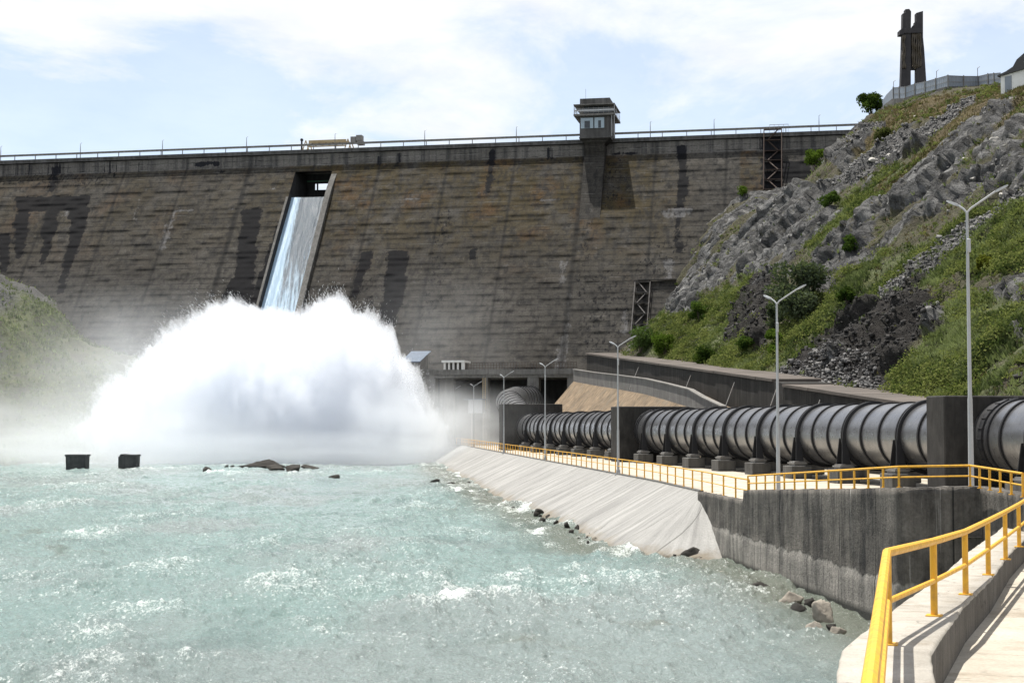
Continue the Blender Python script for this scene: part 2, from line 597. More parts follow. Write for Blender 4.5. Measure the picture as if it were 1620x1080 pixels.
WET_SHADE = [  # damp stains, plus painted shadow and recess patches
    [(24, 312), (143, 308), (138, 333), (112, 333), (28, 336)],
    [(112, 330), (139, 330), (124, 400), (95, 470), (88, 470), (108, 390)],
    [(70, 333), (92, 333), (82, 392), (72, 425), (66, 420)], [(28, 334), (46, 334), (36, 400), (24, 420), (22, 360)],
    [(0, 368), (16, 372), (14, 420), (0, 440)],
    [(385, 329), (416, 330), (408, 380), (398, 430), (390, 488), (348, 488), (372, 425), (379, 380)],
    [(436, 360), (452, 320), (432, 484), (396, 484)],  # shadow left of the spillway, painted dark
    [(613, 398), (649, 396), (645, 440), (632, 500), (628, 522), (600, 522), (607, 458)],
    [(573, 399), (592, 398), (588, 420), (574, 436), (568, 450), (562, 470), (556, 470)],
    [(744, 392), (758, 392), (752, 408), (746, 428), (743, 428)],
    [(774, 238), (781, 238), (778, 280), (769, 316), (764, 316)],
    [(1073, 229), (1087, 229), (1085, 300), (1080, 355), (1068, 365), (1072, 300)],
    [(1066, 329), (1082, 329), (1080, 400), (1069, 400)],
    [(87, 263), (92, 263), (86, 300), (76, 306)],
    [(180, 259), (184, 259), (183, 280), (180, 280)], [(217, 258), (221, 258), (219, 278), (217, 278)], [(350, 254), (355, 254), (353, 276), (349, 276)],
    [(598, 244), (604, 244), (602, 266), (597, 266)], [(627, 240), (634, 240), (632, 264), (625, 264)],
    [(309, 256), (346, 255), (346, 262), (309, 263)], [(1240, 255), (1282, 255), (1282, 290), (1240, 290)],  # second patch: dark recess opening, painted flat on the face
    [(1208, 205), (1238, 205), (1238, 300), (1208, 300)],  # shade of the recess behind the stair tower, painted dark
    [(864, 232), (868, 232), (867, 262), (864, 255)], [(872, 232), (876, 232), (875, 250), (872, 250)],
    [(398, 256), (424, 255), (424, 258), (398, 259)], [(968, 240), (1010, 241), (1010, 245), (968, 244)],
]
SOFT = [
    [(490, 330), (505, 330), (490, 490), (478, 490)], [(690, 330), (720, 330), (700, 480), (670, 520), (650, 520)], [(955, 250), (985, 250), (985, 330), (955, 330)],  # last patch: cast shadow right of the tower pier, painted in
    [(925, 430), (985, 430), (985, 560), (905, 560)], [(0, 250), (200, 250), (180, 300), (0, 300)], [(560, 440), (600, 440), (590, 520), (540, 520)],
    [(930, 330), (945, 330), (925, 470), (905, 470)], [(120, 480), (380, 480), (380, 560), (120, 560)], [(1020, 380), (1100, 380), (1000, 520), (960, 520)],
]
WHITE = [
    [(899, 462), (904, 462), (901, 530), (893, 585), (872, 585), (888, 525)], [(985, 490), (993, 488), (995, 530), (978, 530)],
    [(636, 314), (667, 313), (667, 316), (636, 317)], [(1044, 331), (1100, 328), (1094, 342), (1050, 346)], [(1046, 410), (1072, 409), (1066, 440), (1052, 440)],
    [(424, 295), (438, 295), (438, 300), (424, 300)], [(212, 330), (225, 300), (215, 350), (205, 370)], [(300, 305), (306, 305), (304, 325), (300, 325)],
    [(280, 332), (310, 331), (300, 335), (282, 336)], [(362, 331), (385, 330), (385, 333), (362, 334)], [(272, 332), (284, 332), (262, 395), (246, 400)],
    [(744, 302), (752, 302), (750, 310), (745, 310)], [(852, 315), (890, 314), (890, 318), (852, 319)], [(700, 326), (720, 324), (720, 328), (700, 329)],
    [(1043, 280), (1048, 280), (1048, 320), (1043, 320)], [(884, 410), (900, 410), (895, 450), (880, 450)], [(96, 333), (112, 333), (110, 345), (98, 345)],
]


def dam_face():
    us = list(np.arange(-190.0, SPU0 - 0.3, 0.5)) + list(np.linspace(SPU0, SPU1, 16)) + list(np.arange(SPU1 + 0.5, 92.0, 0.5))
    us = np.array(us)
    lift = 1.1
    rows = []        # (z, lift index, part)
    k = 0
    z = -2.2
    while z < CREST - 0.9:
        zt = min(z + lift, CREST - 0.8)
        rows += [(z + 0.02, k), (z + (zt - z) * 0.5, k), (zt - 0.02, k)]
        z = zt; k += 1
    zr = np.array([r[0] for r in rows]); kr = np.array([r[1] for r in rows])
    U, Z = np.meshgrid(us, zr)
    K = np.broadcast_to(kr[:, None], U.shape)
    BL = np.floor(U / 14.2 + 0.31)
    off = dam_off(Z) + (_h(BL, K, BL * 0, 5) - 0.5) * 0.016 + (_h(np.floor(U / 2.7 + 0.37 * K), K, BL * 0, 6) - 0.5) * 0.030 + (fbm(U * 0.35, Z * 0.30, octv=4, seed=3) - 0.5) * 0.10
    low = Z < ZV
    off = off + np.where(low, 0.35 * np.minimum(1, (ZV - Z) * 4), 0)       # the face below the crest band stands a little proud
    inr = np.tile(np.array([0.010, 0.0, -0.005]), len(rows) // 3)[:, None]   # lip of every lift
    off = off + inr
    # joint grooves
    ju = np.abs(((U / 14.2 + 0.31) % 1.0) * 14.2)
    ju = np.minimum(ju, 14.2 - ju)
    JX = (ju < 0.3)
    off = off - 0.05 * JX
    X = DO[0] + U * AX[0] + off * NX[0]; Y = DO[1] + U * AX[1] + off * NX[1]
    px, py = to_px(X, Y, Z)
    jx = px + (fbm(U * 0.9, Z * 0.12, octv=4, seed=9) - 0.5) * 9
    jy = py + (fbm(U * 1.3, Z * 0.2, octv=4, seed=19) - 0.5) * 22
    jx = jx + (vn(U * 1.7, Z * 0.03, seed=91) - 0.5) * 5
    wet_shade = np.zeros(U.shape); wh = np.zeros(U.shape)
    jy0 = py + (fbm(U * 1.3, Z * 0.2, octv=4, seed=19) - 0.5) * 5
    for pl in WET_SHADE:
        tall = max(p[1] for p in pl) - min(p[1] for p in pl) > 60
        wet_shade = np.maximum(wet_shade, in_poly(jx if tall else px, jy0, pl) * 1.0)
    for pl in SOFT:
        wet_shade = np.maximum(wet_shade, in_poly(jx, jy, pl) * 0.36)
    for pl in WHITE:
        wh = np.maximum(wh, in_poly(jx * 0.5 + px * 0.5, jy0, pl) * 1.0)
    # soften the masks along the rows
    for _ in range(2):
        wet_shade[:, 1:-1] = (wet_shade[:, :-2] + 2 * wet_shade[:, 1:-1] + wet_shade[:, 2:]) / 4
        wh[:, 1:-1] = (wh[:, :-2] + 2 * wh[:, 1:-1] + wh[:, 2:]) / 4
    tone = _h(BL, K, BL * 0, 77) * 0.22 + fbm(U * 0.10, Z * 0.25, octv=5, seed=21) * 0.78
    tone = np.where(Z > ZV, 0.55 + 0.25 * fbm(U * 0.3, Z * 3, octv=3, seed=31), tone)
    lich = sstep(300, 520, px) * (1 - sstep(1010, 1130, px)) * sstep(225, 262, py) * (1 - sstep(310, 480, py)) * (Z < ZV)
    lich = np.maximum(lich, 0.45 * (1 - sstep(300, 520, px)) * (Z < ZV) * (1 - sstep(330, 470, py)))
    lich = np.maximum(lich, in_poly(px, py, [(1170, 240), (1208, 240), (1208, 300), (1170, 300)]) * 0.9)
    V = np.stack([X, Y, Z], -1).reshape(-1, 3)
    F = grid_faces(*U.shape)
    cu = U.reshape(-1)[F].mean(1); cz = Z.reshape(-1)[F].mean(1)
    keep = ~((cu > SPU0) & (cu < SPU1) & (cz < ZSP))
    np_mesh('downstream_face', V, F[keep], M['dam'], dam, attrs={'wet': wet_shade, 'white': wh, 'tone': tone, 'lichen': lich, 'band': (Z > ZV) * 1.0, 'joint': JX & (Z < CREST)})


dam_face()

# crest: slab with a small cornice, upstream wall, kerb
mb = MB()
mb.dbox(-190, 92, -8.6, 0.55, CREST - 0.78, CREST)
mb.build('crest_slab', M['crestc'], dam)
mb = MB()
for (a, b) in ((-190, SPU0 - 0.5), (SPU1 + 0.5, 92)):
    mb.dbox(a, b, -9.0, -8.6, -2, CREST - 0.8)
mb.build('upstream_wall', M['crestc'], dam)
mb = MB()
mb.dbox(-190, 92, 0.18, 0.36, CREST + 0.80, CREST + 1.22)
mb.build('crest_barrier_beam', M['conc_mid'], dam)
for i in range(58):
    u = -188 + i * 4.85
    mb = MB(); mb.dbox(u - 0.07, u + 0.07, 0.2, 0.34, CREST, CREST + 0.8)
    mb.build('barrier_post', M['steel_grey'], dam)

# spillway: recessed chute with two training walls and a gate
CH = -2.2          # chute floor, behind the face
zs = np.linspace(-2, ZSP, 40)
def strip(u, dfun_a, dfun_b, zs):
    V = []; F = []
    for i, z in enumerate(zs):
        V += [dpt(u, dfun_a(z), z), dpt(u, dfun_b(z), z)]
        if i:
            F.append((2 * i - 2, 2 * i - 1, 2 * i + 1, 2 * i))
    return V, F
mb = MB()
ZSILL = dam_hit(497, 309)[1]
for u in (SPU0, SPU1):
    V, F = strip(u, lambda z: dam_off(z) + 0.3, lambda z: dam_off(z) + CH if z < ZSILL else -9.0, zs)
    mb.add(V, F)
V = []; F = []
for i, z in enumerate(np.linspace(-2, ZSILL, 24)):
    V += [dpt(SPU0, dam_off(z) + CH, z), dpt(SPU1, dam_off(z) + CH, z)]
    if i:
        F.append((2 * i - 2, 2 * i - 1, 2 * i + 1, 2 * i))
V += [dpt(SPU0, -9, ZSILL), dpt(SPU1, -9, ZSILL)]
n = len(V); F.append((n - 4, n - 3, n - 1, n - 2))
mb.add(V, F)
V = [dpt(SPU0, 0.4, ZSP), dpt(SPU1, 0.4, ZSP), dpt(SPU1, -9, ZSP + 0.9), dpt(SPU0, -9, ZSP + 0.9)]
mb.add(V, [(0, 1, 2, 3)])
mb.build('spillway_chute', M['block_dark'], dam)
# training walls standing proud of the face
for (u0, u1, zt, pr) in ((SPU1 + 0.02, SPU1 + 1.15, ZSP - 1.0, 1.0), (SPU0 - 0.5, SPU0 - 0.02, ZSP - 6.0, 0.2)):
    V = []; F = []
    zz_ = np.linspace(-2, zt, 20)
    for i, z in enumerate(zz_):
        a = dam_off(z) - 0.3; b = dam_off(z) + 0.4 + pr * min(1.0, (zt - z) / 4.0)
        V += [dpt(u0, a, z), dpt(u0, b, z), dpt(u1, b, z), dpt(u1, a, z)]
        if i:
            q = 4 * i
            for k in range(3):
                F.append((q - 4 + k, q - 3 + k, q + 1 + k, q + k))
    mb = MB(); mb.add(V, F)
    mb.build('training_wall', M['block_gray'], dam)
# gate with the open gap above it
mb = MB()
zg0 = P(500, 303, 323)[2]; zg1 = P(500, 293, 323)[2]
uu0 = SPU0 + 1.6
mb.dbox(SPU0, SPU1, -7.0, -6.6, ZSILL - 0.5, zg0)
mb.dbox(SPU0, uu0, -7.0, -6.6, zg0, ZSP + 0.6)
mb.dbox(uu0 + 0.45, uu0 + 0.7, -7.0, -6.6, zg0, zg1)
mb.dbox(uu0, SPU1, -7.0, -6.6, zg1, ZSP + 0.6)
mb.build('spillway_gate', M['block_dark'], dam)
mb = MB(); mb.dbox(SPU0, SPU1, -6.5, -6.2, zg1 + 0.35, zg1 + 0.6)
mb.build('gate_beam', paint('green_gate_paint', (0.05, 0.16, 0.09), (0.06, 0.1, 0.07), 0.5), dam)


# falling water on the chute
def water_sheet():
    m, nt, out = new_mat('falling_water')
    st = noise(nt, pos(nt, (1, 0.05, 0.05), rot=(0, 0, R(11.1))), 2.6, 8, 0.7)
    br = noise(nt, pos(nt, (1, 0.25, 0.25), rot=(0, 0, R(11.1))), 1.3, 6, 0.65)
    cov = attr(nt, 'cover')
    k = mth(nt, 'ADD', cov, mth(nt, 'MULTIPLY', mth(nt, 'SUBTRACT', mth(nt, 'ADD', mth(nt, 'MULTIPLY', st, 0.75), mth(nt, 'MULTIPLY', br, 0.25)), 0.5), 2.4))
    fac = ramp(nt, k, [(0.30, 0.0), (0.75, 1.0)])
    c = mixc(nt, fac, (0.045, 0.070, 0.095), (0.34, 0.47, 0.59))
    p = principled(nt, out, c, 0.35, normal=bump(nt, st, 0.8, 0.4), spec=0.5)
    return m


M['fall'] = water_sheet()
zs = np.linspace(-1, ZSILL - 0.1, 90); tt = np.linspace(0, 1, 46)
Zg, T = np.meshgrid(zs, tt, indexing='ij')
U = SPU0 + 0.05 + (SPU1 - SPU0 - 0.1) * T
fall = (ZSILL - Zg) / ZSILL
cover = np.clip(0.10 + 1.75 * fall + 1.0 * (1 - sstep(0.10, 0.40, T)) + 0.8 * sstep(0.90, 0.99, T) * (fall > 0.09), 0, 1.3) - 0.30
thick = 0.25 + 0.5 * (1 - sstep(0.05, 0.4, T)) + 0.25 * fbm(U * 2.5, Zg * 0.12, octv=4, seed=4) + 0.5 * fall
Dd = dam_off(Zg) + CH + thick
Vf = np.stack([DO[0] + U * AX[0] + Dd * NX[0], DO[1] + U * AX[1] + Dd * NX[1], Zg], -1).reshape(-1, 3)
Ub = U; Db = dam_off(Zg) + CH + 0.02
Vb = np.stack([DO[0] + U * AX[0] + Db * NX[0], DO[1] + U * AX[1] + Db * NX[1], Zg], -1).reshape(-1, 3)
Fg = grid_faces(90, 46)
wf = np_mesh('falling_water', np.concatenate([Vf, Vb]), np.concatenate([Fg, Fg[:, ::-1] + len(Vf)]), M['fall'], None, True,
             attrs={'cover': np.concatenate([cover.ravel(), cover.ravel()])})
tag(wf, 'pale blue sheet of water sliding down the spillway chute of the dam', 'waterfall')

# control tower on the crest
tu = ((17.0 - DO[0]) + 0.193 * 4.2) / 0.981 - 0.55
tw = empty('control_tower', dpt(tu, 4, CREST), 'small dark concrete control tower with balcony and pale windows on the dam crest', 'tower')
W = 3.05
F0, B0 = 4.3, -3.6
mb = MB()
mb.dbox(tu - W, tu + W, B0, F0, CREST - 0.2, CREST + 3.9)
mb.dbox(tu - W - 0.1, tu + W + 0.1, B0, F0 + 0.12, CREST - 0.5, CREST - 0.21)
mb.build('cabin_wall', M['crestc'], tw)
mb = MB()
pzs = [CREST - 1.6, 60.0, 57.0, 54.0, 51.0, 48.0, 46.0]
for za_, zb_ in zip(pzs[:-1], pzs[1:]):
    fr_ = lambda z: float(dam_off(z)) + 0.35 + (F0 - 1.25) * ((z - 46.0) / (CREST - 1.6 - 46.0)) ** 1.3
    mb.hexa([dpt(tu - W + 0.7, fr_(zb_), zb_), dpt(tu + W - 1.3, fr_(zb_), zb_), dpt(tu + W - 1.3, float(dam_off(zb_)) - 0.5, zb_), dpt(tu - W + 0.7, float(dam_off(zb_)) - 0.5, zb_),
             dpt(tu - W + 0.7, fr_(za_), za_), dpt(tu + W - 1.3, fr_(za_), za_), dpt(tu + W - 1.3, float(dam_off(za_)) - 0.5, za_), dpt(tu - W + 0.7, float(dam_off(za_)) - 0.5, za_)])
mb.hexa([dpt(tu - W + 0.7, F0 - 0.9, CREST - 1.6), dpt(tu + W - 1.3, F0 - 0.9, CREST - 1.6), dpt(tu + W - 1.3, 0.6, CREST - 1.6), dpt(tu - W + 0.7, 0.6, CREST - 1.6),
         dpt(tu - W, F0, CREST - 0.5), dpt(tu + W, F0, CREST - 0.5), dpt(tu + W, 0.6, CREST - 0.5), dpt(tu - W, 0.6, CREST - 0.5)])
mb.build('support_pier', M['dam'], tw)
mb = MB(); mb.dbox(tu - W - 1.1, tu + W + 1.0, B0 - 0.8, F0 + 0.9, CREST + 3.9, CREST + 4.25)
mb.build('balcony_slab', M['conc_mid'], tw)
mb = MB(); mb.dbox(tu - W + 0.5, tu + W - 0.2, B0, F0 - 1.0, CREST + 4.25, CREST + 6.0)
mb.build('upper_cabin', M['glass_dark'], tw)
for k in range(6):
    uu = tu - W + 0.55 + k * 1.02
    mb = MB(); mb.dbox(uu, uu + 0.09, F0 - 1.0, F0 - 0.9, CREST + 4.3, CREST + 6.0); mb.build('window_mullion', M['steel_grey'], tw)
mb = MB(); mb.dbox(tu - W - 1.1, tu + W + 1.0, B0 - 0.8, F0 + 0.9, CREST + 6.0, CREST + 6.2); mb.build('roof_slab', M['conc_mid'], tw)
mb = MB(); mb.dbox(tu - W, tu + W - 0.1, B0, F0 - 0.4, CREST + 6.2, CREST + 7.55); mb.build('roof_parapet', M['crestc'], tw)
mb = MB()
mb.dbox(tu - W - 1.0, tu + W + 0.9, F0 + 0.78, F0 + 0.84, CREST + 4.75, CREST + 5.1)
for zr_ in (4.55, 5.28):
    mb.dbox(tu - W - 1.05, tu + W + 0.95, F0 + 0.80, F0 + 0.86, CREST + zr_, CREST + zr_ + 0.05)
for s_ in (tu - W - 1.05, tu + W + 0.9):
    for zr_ in (4.6, 4.95, 5.28):
        mb.dbox(s_, s_ + 0.05, B0 - 0.7, F0 + 0.8, CREST + zr_, CREST + zr_ + 0.05)
    for dd in (B0, 1.5, 4.5, F0 + 0.78):
        mb.dbox(s_, s_ + 0.06, dd - 0.06, dd, CREST + 4.25, CREST + 6.0)
mb.build('balcony_railing', M['lamp_metal'], tw)
for (a, b) in ((tu - W + 0.25, tu - 0.3), (tu - 0.05, tu + W - 1.15)):
    mb = MB(); mb.dbox(a, b, F0 + 0.125, F0 + 0.17, CREST + 1.45, CREST + 3.55)
    fr = mb.build('window', M['glass_pale'], tw)
    mb = MB(); mb.dbox(a + 0.75, b - 0.65, F0 + 0.172, F0 + 0.19, CREST + 1.5, CREST + 2.95)
    mb.build('pane', M['glass_dark'], fr)
mb = MB()
for uu in (tu + W + 0.35, tu + W + 0.85):
    mb.dbox(uu, uu + 0.1, F0 + 0.5, F0 + 0.6, CREST - 0.3, CREST + 3.9)
mb.build('balcony_prop', M['lamp_metal'], tw)
mb = MB(); a_ = dpt(tu - 2.0, 3, CREST + 7.5); mb.tube([a_, (a_[0], a_[1], a_[2] + 2.2)], 0.03, 5); mb.build('antenna', M['steel_grey'], tw)

# crest lamp posts
def crest_lamp():
    r = empty('crest_lamp_post', (0, 0, 0), 'x', 'lamp post')
    mb = MB(); mb.tube([(0, 0, 0), (0, 0, 1.9), (0, 0, 3.1)], [0.09, 0.075, 0.04], 6); mb.build('pole', M['steel_grey'], r)
    mb = MB(); mb.tube([(0, 0, 3.0), (0.18, 0, 3.25), (0.35, 0, 3.25)], 0.05, 5); mb.build('lamp_head', M['lamp_metal'], r)
    return r
cl = crest_lamp()
CL_WORDS = ['at the far left edge of the photo', 'second from the left end', 'third from the left', 'next left of the yellow crane', 'rising behind the yellow crane',
            'right of the yellow crane', 'next left of the control tower', 'first to the right of the control tower', 'second to the right of the control tower', 'nearest the right hillside']
for i, px_ in enumerate((1, 127, 257, 390, 530, 672, 817, 1029, 1130, 1296)):
    u_ = dam_hit(px_, 255 - px_ * 0.036)[0]
    o = cl if i == 0 else dup(cl)
    o.location = dpt(u_, 0.1, CREST)
    o.rotation_euler = (0, 0, R(-11))
    o['label'] = 'thin grey lamp post on the dam crest, ' + CL_WORDS[i]
    o['group'] = 'lamp posts along the dam crest'

# yellow gantry crane parked on the crest
ua, ub = dam_hit(472, 243)[0], dam_hit(566, 239)[0]
gc = empty('gantry_crane', dpt((ua + ub) / 2, -3, CREST), 'long faded yellow gantry crane parked on the dam crest above the spillway', 'crane')
mb = MB()
L0, L1 = ua + 1.6, ub - 3.2
mb.dbox(L0, L1, -4.6, -4.2, CREST + 1.75, CREST + 2.35); mb.dbox(L0, L1, -2.2, -1.8, CREST + 1.75, CREST + 2.35)
mb.dbox(L0, L1, -2.2, -1.8, CREST + 0.95, CREST + 1.15)
mb.build('main_girder', M['crane_yellow'], gc)
mb = MB()
k = 0
u_ = L0
while u_ < L1 - 1.4:
    mb.tube([dpt(u_, -2.0, CREST + 1.1), dpt(u_ + 0.75, -2.0, CREST + 1.8)], 0.07, 4); mb.tube([dpt(u_ + 0.75, -2.0, CREST + 1.8), dpt(u_ + 1.5, -2.0, CREST + 1.1)], 0.07, 4)
    u_ += 1.5
mb.build('girder_lattice', M['rusty'], gc)
for uu in (L0 - 0.7, L1 + 0.4):
    mb = MB()
    for dd in (-4.4, -2.0):
        mb.tube([dpt(uu - 0.8, dd, CREST), dpt(uu, dd, CREST + 2.4)], 0.12, 5); mb.tube([dpt(uu + 0.8, dd, CREST), dpt(uu, dd, CREST + 2.4)], 0.12, 5)
    mb.dbox(uu - 0.9, uu + 0.9, -4.6, -1.8, CREST, CREST + 0.3)
    mb.build('leg_frame', M['crane_yellow'], gc)
mb = MB(); mb.dbox(L1 + 0.9, L1 + 2.0, -4.2, -2.2, CREST + 1.7, CREST + 2.9); mb.dbox(L1 + 2.1, L1 + 3.3, -3.8, -2.2, CREST + 2.0, CREST + 3.2); mb.dbox(L1 + 2.3, L1 + 3.6, -3.8, -2.2, CREST + 1.2, CREST + 1.95)
mb.build('winch_housing', M['steel_grey'], gc)
mb = MB(); mb.dbox(L0 - 2.2, L0 - 1.9, -3.5, -3.2, CREST + 0.2, CREST + 3.1); mb.dbox(L0 - 2.3, L0 - 1.8, -3.6, -3.1, CREST + 2.6, CREST + 3.0)
mb.build('signal_mast', M['steel_dark'], gc)

# lattice access ladders on the face
def lattice(name, label, px0, py0, px1, py1, n, doff, mat):
    u0, z1 = dam_hit(px0, py0); u1, z0 = dam_hit(px1, py1)
    r = empty(name, dpt((u0 + u1) / 2, dam_off(z0) + doff, z0), label, 'access ladder')
    da = lambda z: dam_off(z) + 0.4
    for uu in (u0, u1):
        mb = MB()
        for dd in (0.1, doff):
            mb.tube([dpt(uu, da(z0) + dd, z0), dpt(uu, da(z1) + dd, z1)], 0.09, 5)
        mb.build('stringer', mat, r)
    for k in range(n + 1):
        z = z0 + (z1 - z0) * k / n
        mb = MB()
        mb.dbox(u0, u1, da(z) + 0.1, da(z) + doff, z - 0.06, z + 0.06)
        mb.build('landing', mat, r)
    mb = MB()
    for k in range(n):
        a = z0 + (z1 - z0) * k / n; b = z0 + (z1 - z0) * (k + 1) / n
        (ul, ur) = (u0, u1) if k % 2 else (u1, u0)
        mb.tube([dpt(ul * 0.8 + ur * 0.2, da(a) + doff * 0.6, a), dpt(ur * 0.8 + ul * 0.2, da(b) + doff * 0.6, b)], 0.12, 4)
    mb.build('stair_flight', mat, r)
    return r
lad = lattice('access_ladder', 'pale lattice stair tower bolted to the dam face beside the foot of the rocky slope', 1006, 447, 1024, 530, 5, 1.0, M['ladder'])
ua_, za_ = dam_hit(1010, 443); ub_, _z = dam_hit(1070, 442)
mb = MB(); mb.dbox(ua_, ub_, dam_off(za_) + 0.5, dam_off(za_) + 1.5, za_ - 0.1, za_); mb.dbox(ua_, ub_, dam_off(za_) + 1.45, dam_off(za_) + 1.5, za_ + 0.75, za_ + 0.83)
for k in range(6):
    uu = ua_ + (ub_ - ua_) * k / 5.5
    mb.dbox(uu, uu + 0.06, dam_off(za_) + 1.45, dam_off(za_) + 1.5, za_, za_ + 0.8)
mb.build('walkway', M['ladder'], lad)
lattice('access_ladder', 'dark rusty lattice stair tower high on the dam face just below the crest', 1209, 207, 1237, 300, 6, 0.9, M['rusty'])
ug, _z = dam_hit(1233, 204)
mb = MB()
for k in range(5):
    mb.dbox(ug - 1.9 + k * 0.9, ug - 1.84 + k * 0.9, 0.45, 0.51, CREST, CREST + 1.6)
mb.dbox(ug - 1.9, ug + 1.8, 0.45, 0.5, CREST + 1.5, CREST + 1.6)
o = mb.build('ladder_gate', M['lamp_metal'])
tag(o, 'small pale metal gate frame on the dam crest above the rusty stair tower', 'gate')
# ================================================================== SETTING: ground, water bed, deck
DZ = 3.0
def struct(name, V, F, mat, **kw):
    o = np_mesh(name, V, F, mat, **kw)
    o['kind'] = 'structure'
    return o


M['bed'] = concrete('river_bed', (0.16, 0.15, 0.12), (0.10, 0.095, 0.08), 0.0, 0.3, 1.0)
struct('ground', [(-2500, -300, -2.5), (2500, -300, -2.5), (2500, 3500, -2.5), (-2500, 3500, -2.5)], [(0, 1, 2, 3)], M['bed'])


def sub(pts, step):
    pts = [Vector(p) for p in pts]
    out = []
    for a, b in zip(pts[:-1], pts[1:]):
        n = max(1, int((b - a).length / step))
        out += [a.lerp(b, k / n) for k in range(n)]
    return out + [pts[-1]]


EDGE = [(-30, 283), (-18.3, 273), (-8.6, 254), (-6.3, 234), (5.7, 128), (9.1, 97.7), (10.2, 83), (10.3, 81)]
TOE = [(-38, 280), (-24, 266), (-14, 250), (-12.2, 241), (-0.5, 128), (3.66, 97.7), (5.05, 80.8), (10.6, 75.0)]


def edge_x(Y):
    return np.interp(Y, [e[1] for e in EDGE[::-1]], [e[0] for e in EDGE[::-1]])


# paved deck of the promenade: one sheet from the rail to behind the flume
V = []; F = []
ys = np.concatenate([np.linspace(81, 283, 80)])
for i, y in enumerate(ys):
    V += [(float(edge_x(y)), y, DZ), (62.0, y, DZ)]
    if i: F.append((2 * i - 2, 2 * i - 1, 2 * i + 1, 2 * i))
b = len(V)
V += [(10.3, 81, DZ), (62, 81, DZ), (62, 20, DZ), (15.7, 20, DZ), (15.7, 50.6, DZ), (13.0, 50.8, DZ), (10.7, 75, DZ)]
F.append((b, b + 6, b + 5, b + 4, b + 3, b + 2, b + 1))
struct('promenade_deck', V, F, M['deck'])
# earth strip behind the pipes
mb = MB()

# sloped revetment
def slope_mat():
    m, nt, out = new_mat('revetment_concrete')
    al, dn = attr(nt, 'along'), attr(nt, 'down')
    vec = nd(nt, 'ShaderNodeCombineXYZ', {0: al, 1: dn, 2: 0.0}).outputs[0]
    v1 = nd(nt, 'ShaderNodeMapping', {0: vec, 3: (1.1, 0.10, 1)}).outputs[0]
    n1 = noise(nt, v1, 1.0, 8, 0.68)
    c = mixc(nt, ramp(nt, n1, [(0.32, 0.0), (0.66, 1.0)]), (0.19, 0.187, 0.18), (0.375, 0.37, 0.352))
    n2 = noise(nt, pos(nt), 0.25, 6, 0.6)
    c = mixc(nt, 0.6, c, ramp(nt, n2, [(0.3, 0.72), (0.7, 1.0)]), 'MULTIPLY')
    jf = mth(nt, 'FRACT', mth(nt, 'DIVIDE', mth(nt, 'ADD', al, mth(nt, 'MULTIPLY', dn, 0.35)), 3.0))
    c = mixc(nt, mth(nt, 'MULTIPLY', mth(nt, 'LESS_THAN', jf, 0.028), 0.8), c, (0.10, 0.098, 0.09))
    wl = ramp(nt, mth(nt, 'ADD', dn, mth(nt, 'MULTIPLY', mth(nt, 'SUBTRACT', noise(nt, pos(nt), 0.6, 6, 0.7), 0.5), 2.2)), [(0.0, 0.0), (1.0, 1.0)])
    m3 = nd(nt, 'ShaderNodeMapRange', {0: mth(nt, 'ADD', dn, mth(nt, 'MULTIPLY', mth(nt, 'SUBTRACT', noise(nt, pos(nt), 0.6, 6, 0.7), 0.5), 2.6)), 1: 5.1, 2: 5.9, 3: 0.0, 4: 1.0}).outputs[0]
    c = mixc(nt, mth(nt, 'MULTIPLY', m3, 0.8), c, (0.19, 0.16, 0.115))
    m4 = nd(nt, 'ShaderNodeMapRange', {0: mth(nt, 'ADD', dn, mth(nt, 'MULTIPLY', mth(nt, 'SUBTRACT', noise(nt, pos(nt), 1.4, 6, 0.7), 0.5), 1.4)), 1: 5.75, 2: 6.1, 3: 0.0, 4: 1.0}).outputs[0]
    c = mixc(nt, mth(nt, 'MULTIPLY', m4, 0.85), c, (0.055, 0.05, 0.038))
    fine = noise(nt, pos(nt), 9.0, 6, 0.7)
    c = mixc(nt, 0.35, c, ramp(nt, fine, [(0.3, 0.55), (0.7, 1.0)]), 'MULTIPLY')
    principled(nt, out, c, 0.9, normal=bump(nt, mth(nt, 'ADD', fine, n1), 0.5, 0.15), spec=0.2)
    return m


M['slope'] = slope_mat()
NS = 46
te, be = [], []
for i in range(len(EDGE) - 1):
    n = max(3, int(abs(EDGE[i][1] - EDGE[i + 1][1]) / 0.6)) if i < 6 else 14
    for k in range(n):
        t = k / n
        te.append((EDGE[i][0] * (1 - t) + EDGE[i + 1][0] * t, EDGE[i][1] * (1 - t) + EDGE[i + 1][1] * t))
        bx, by = TOE[i][0] * (1 - t) + TOE[i + 1][0] * t, TOE[i][1] * (1 - t) + TOE[i + 1][1] * t
        if i == 6:      # rounded end against the quay wall
            bul = math.sin(math.pi * t) * 1.0
            bx -= 0.2 * bul; by -= 0.9 * bul
        be.append((bx, by))
te.append(EDGE[-1]); be.append(TOE[-1])
te = np.array(te); be = np.array(be)
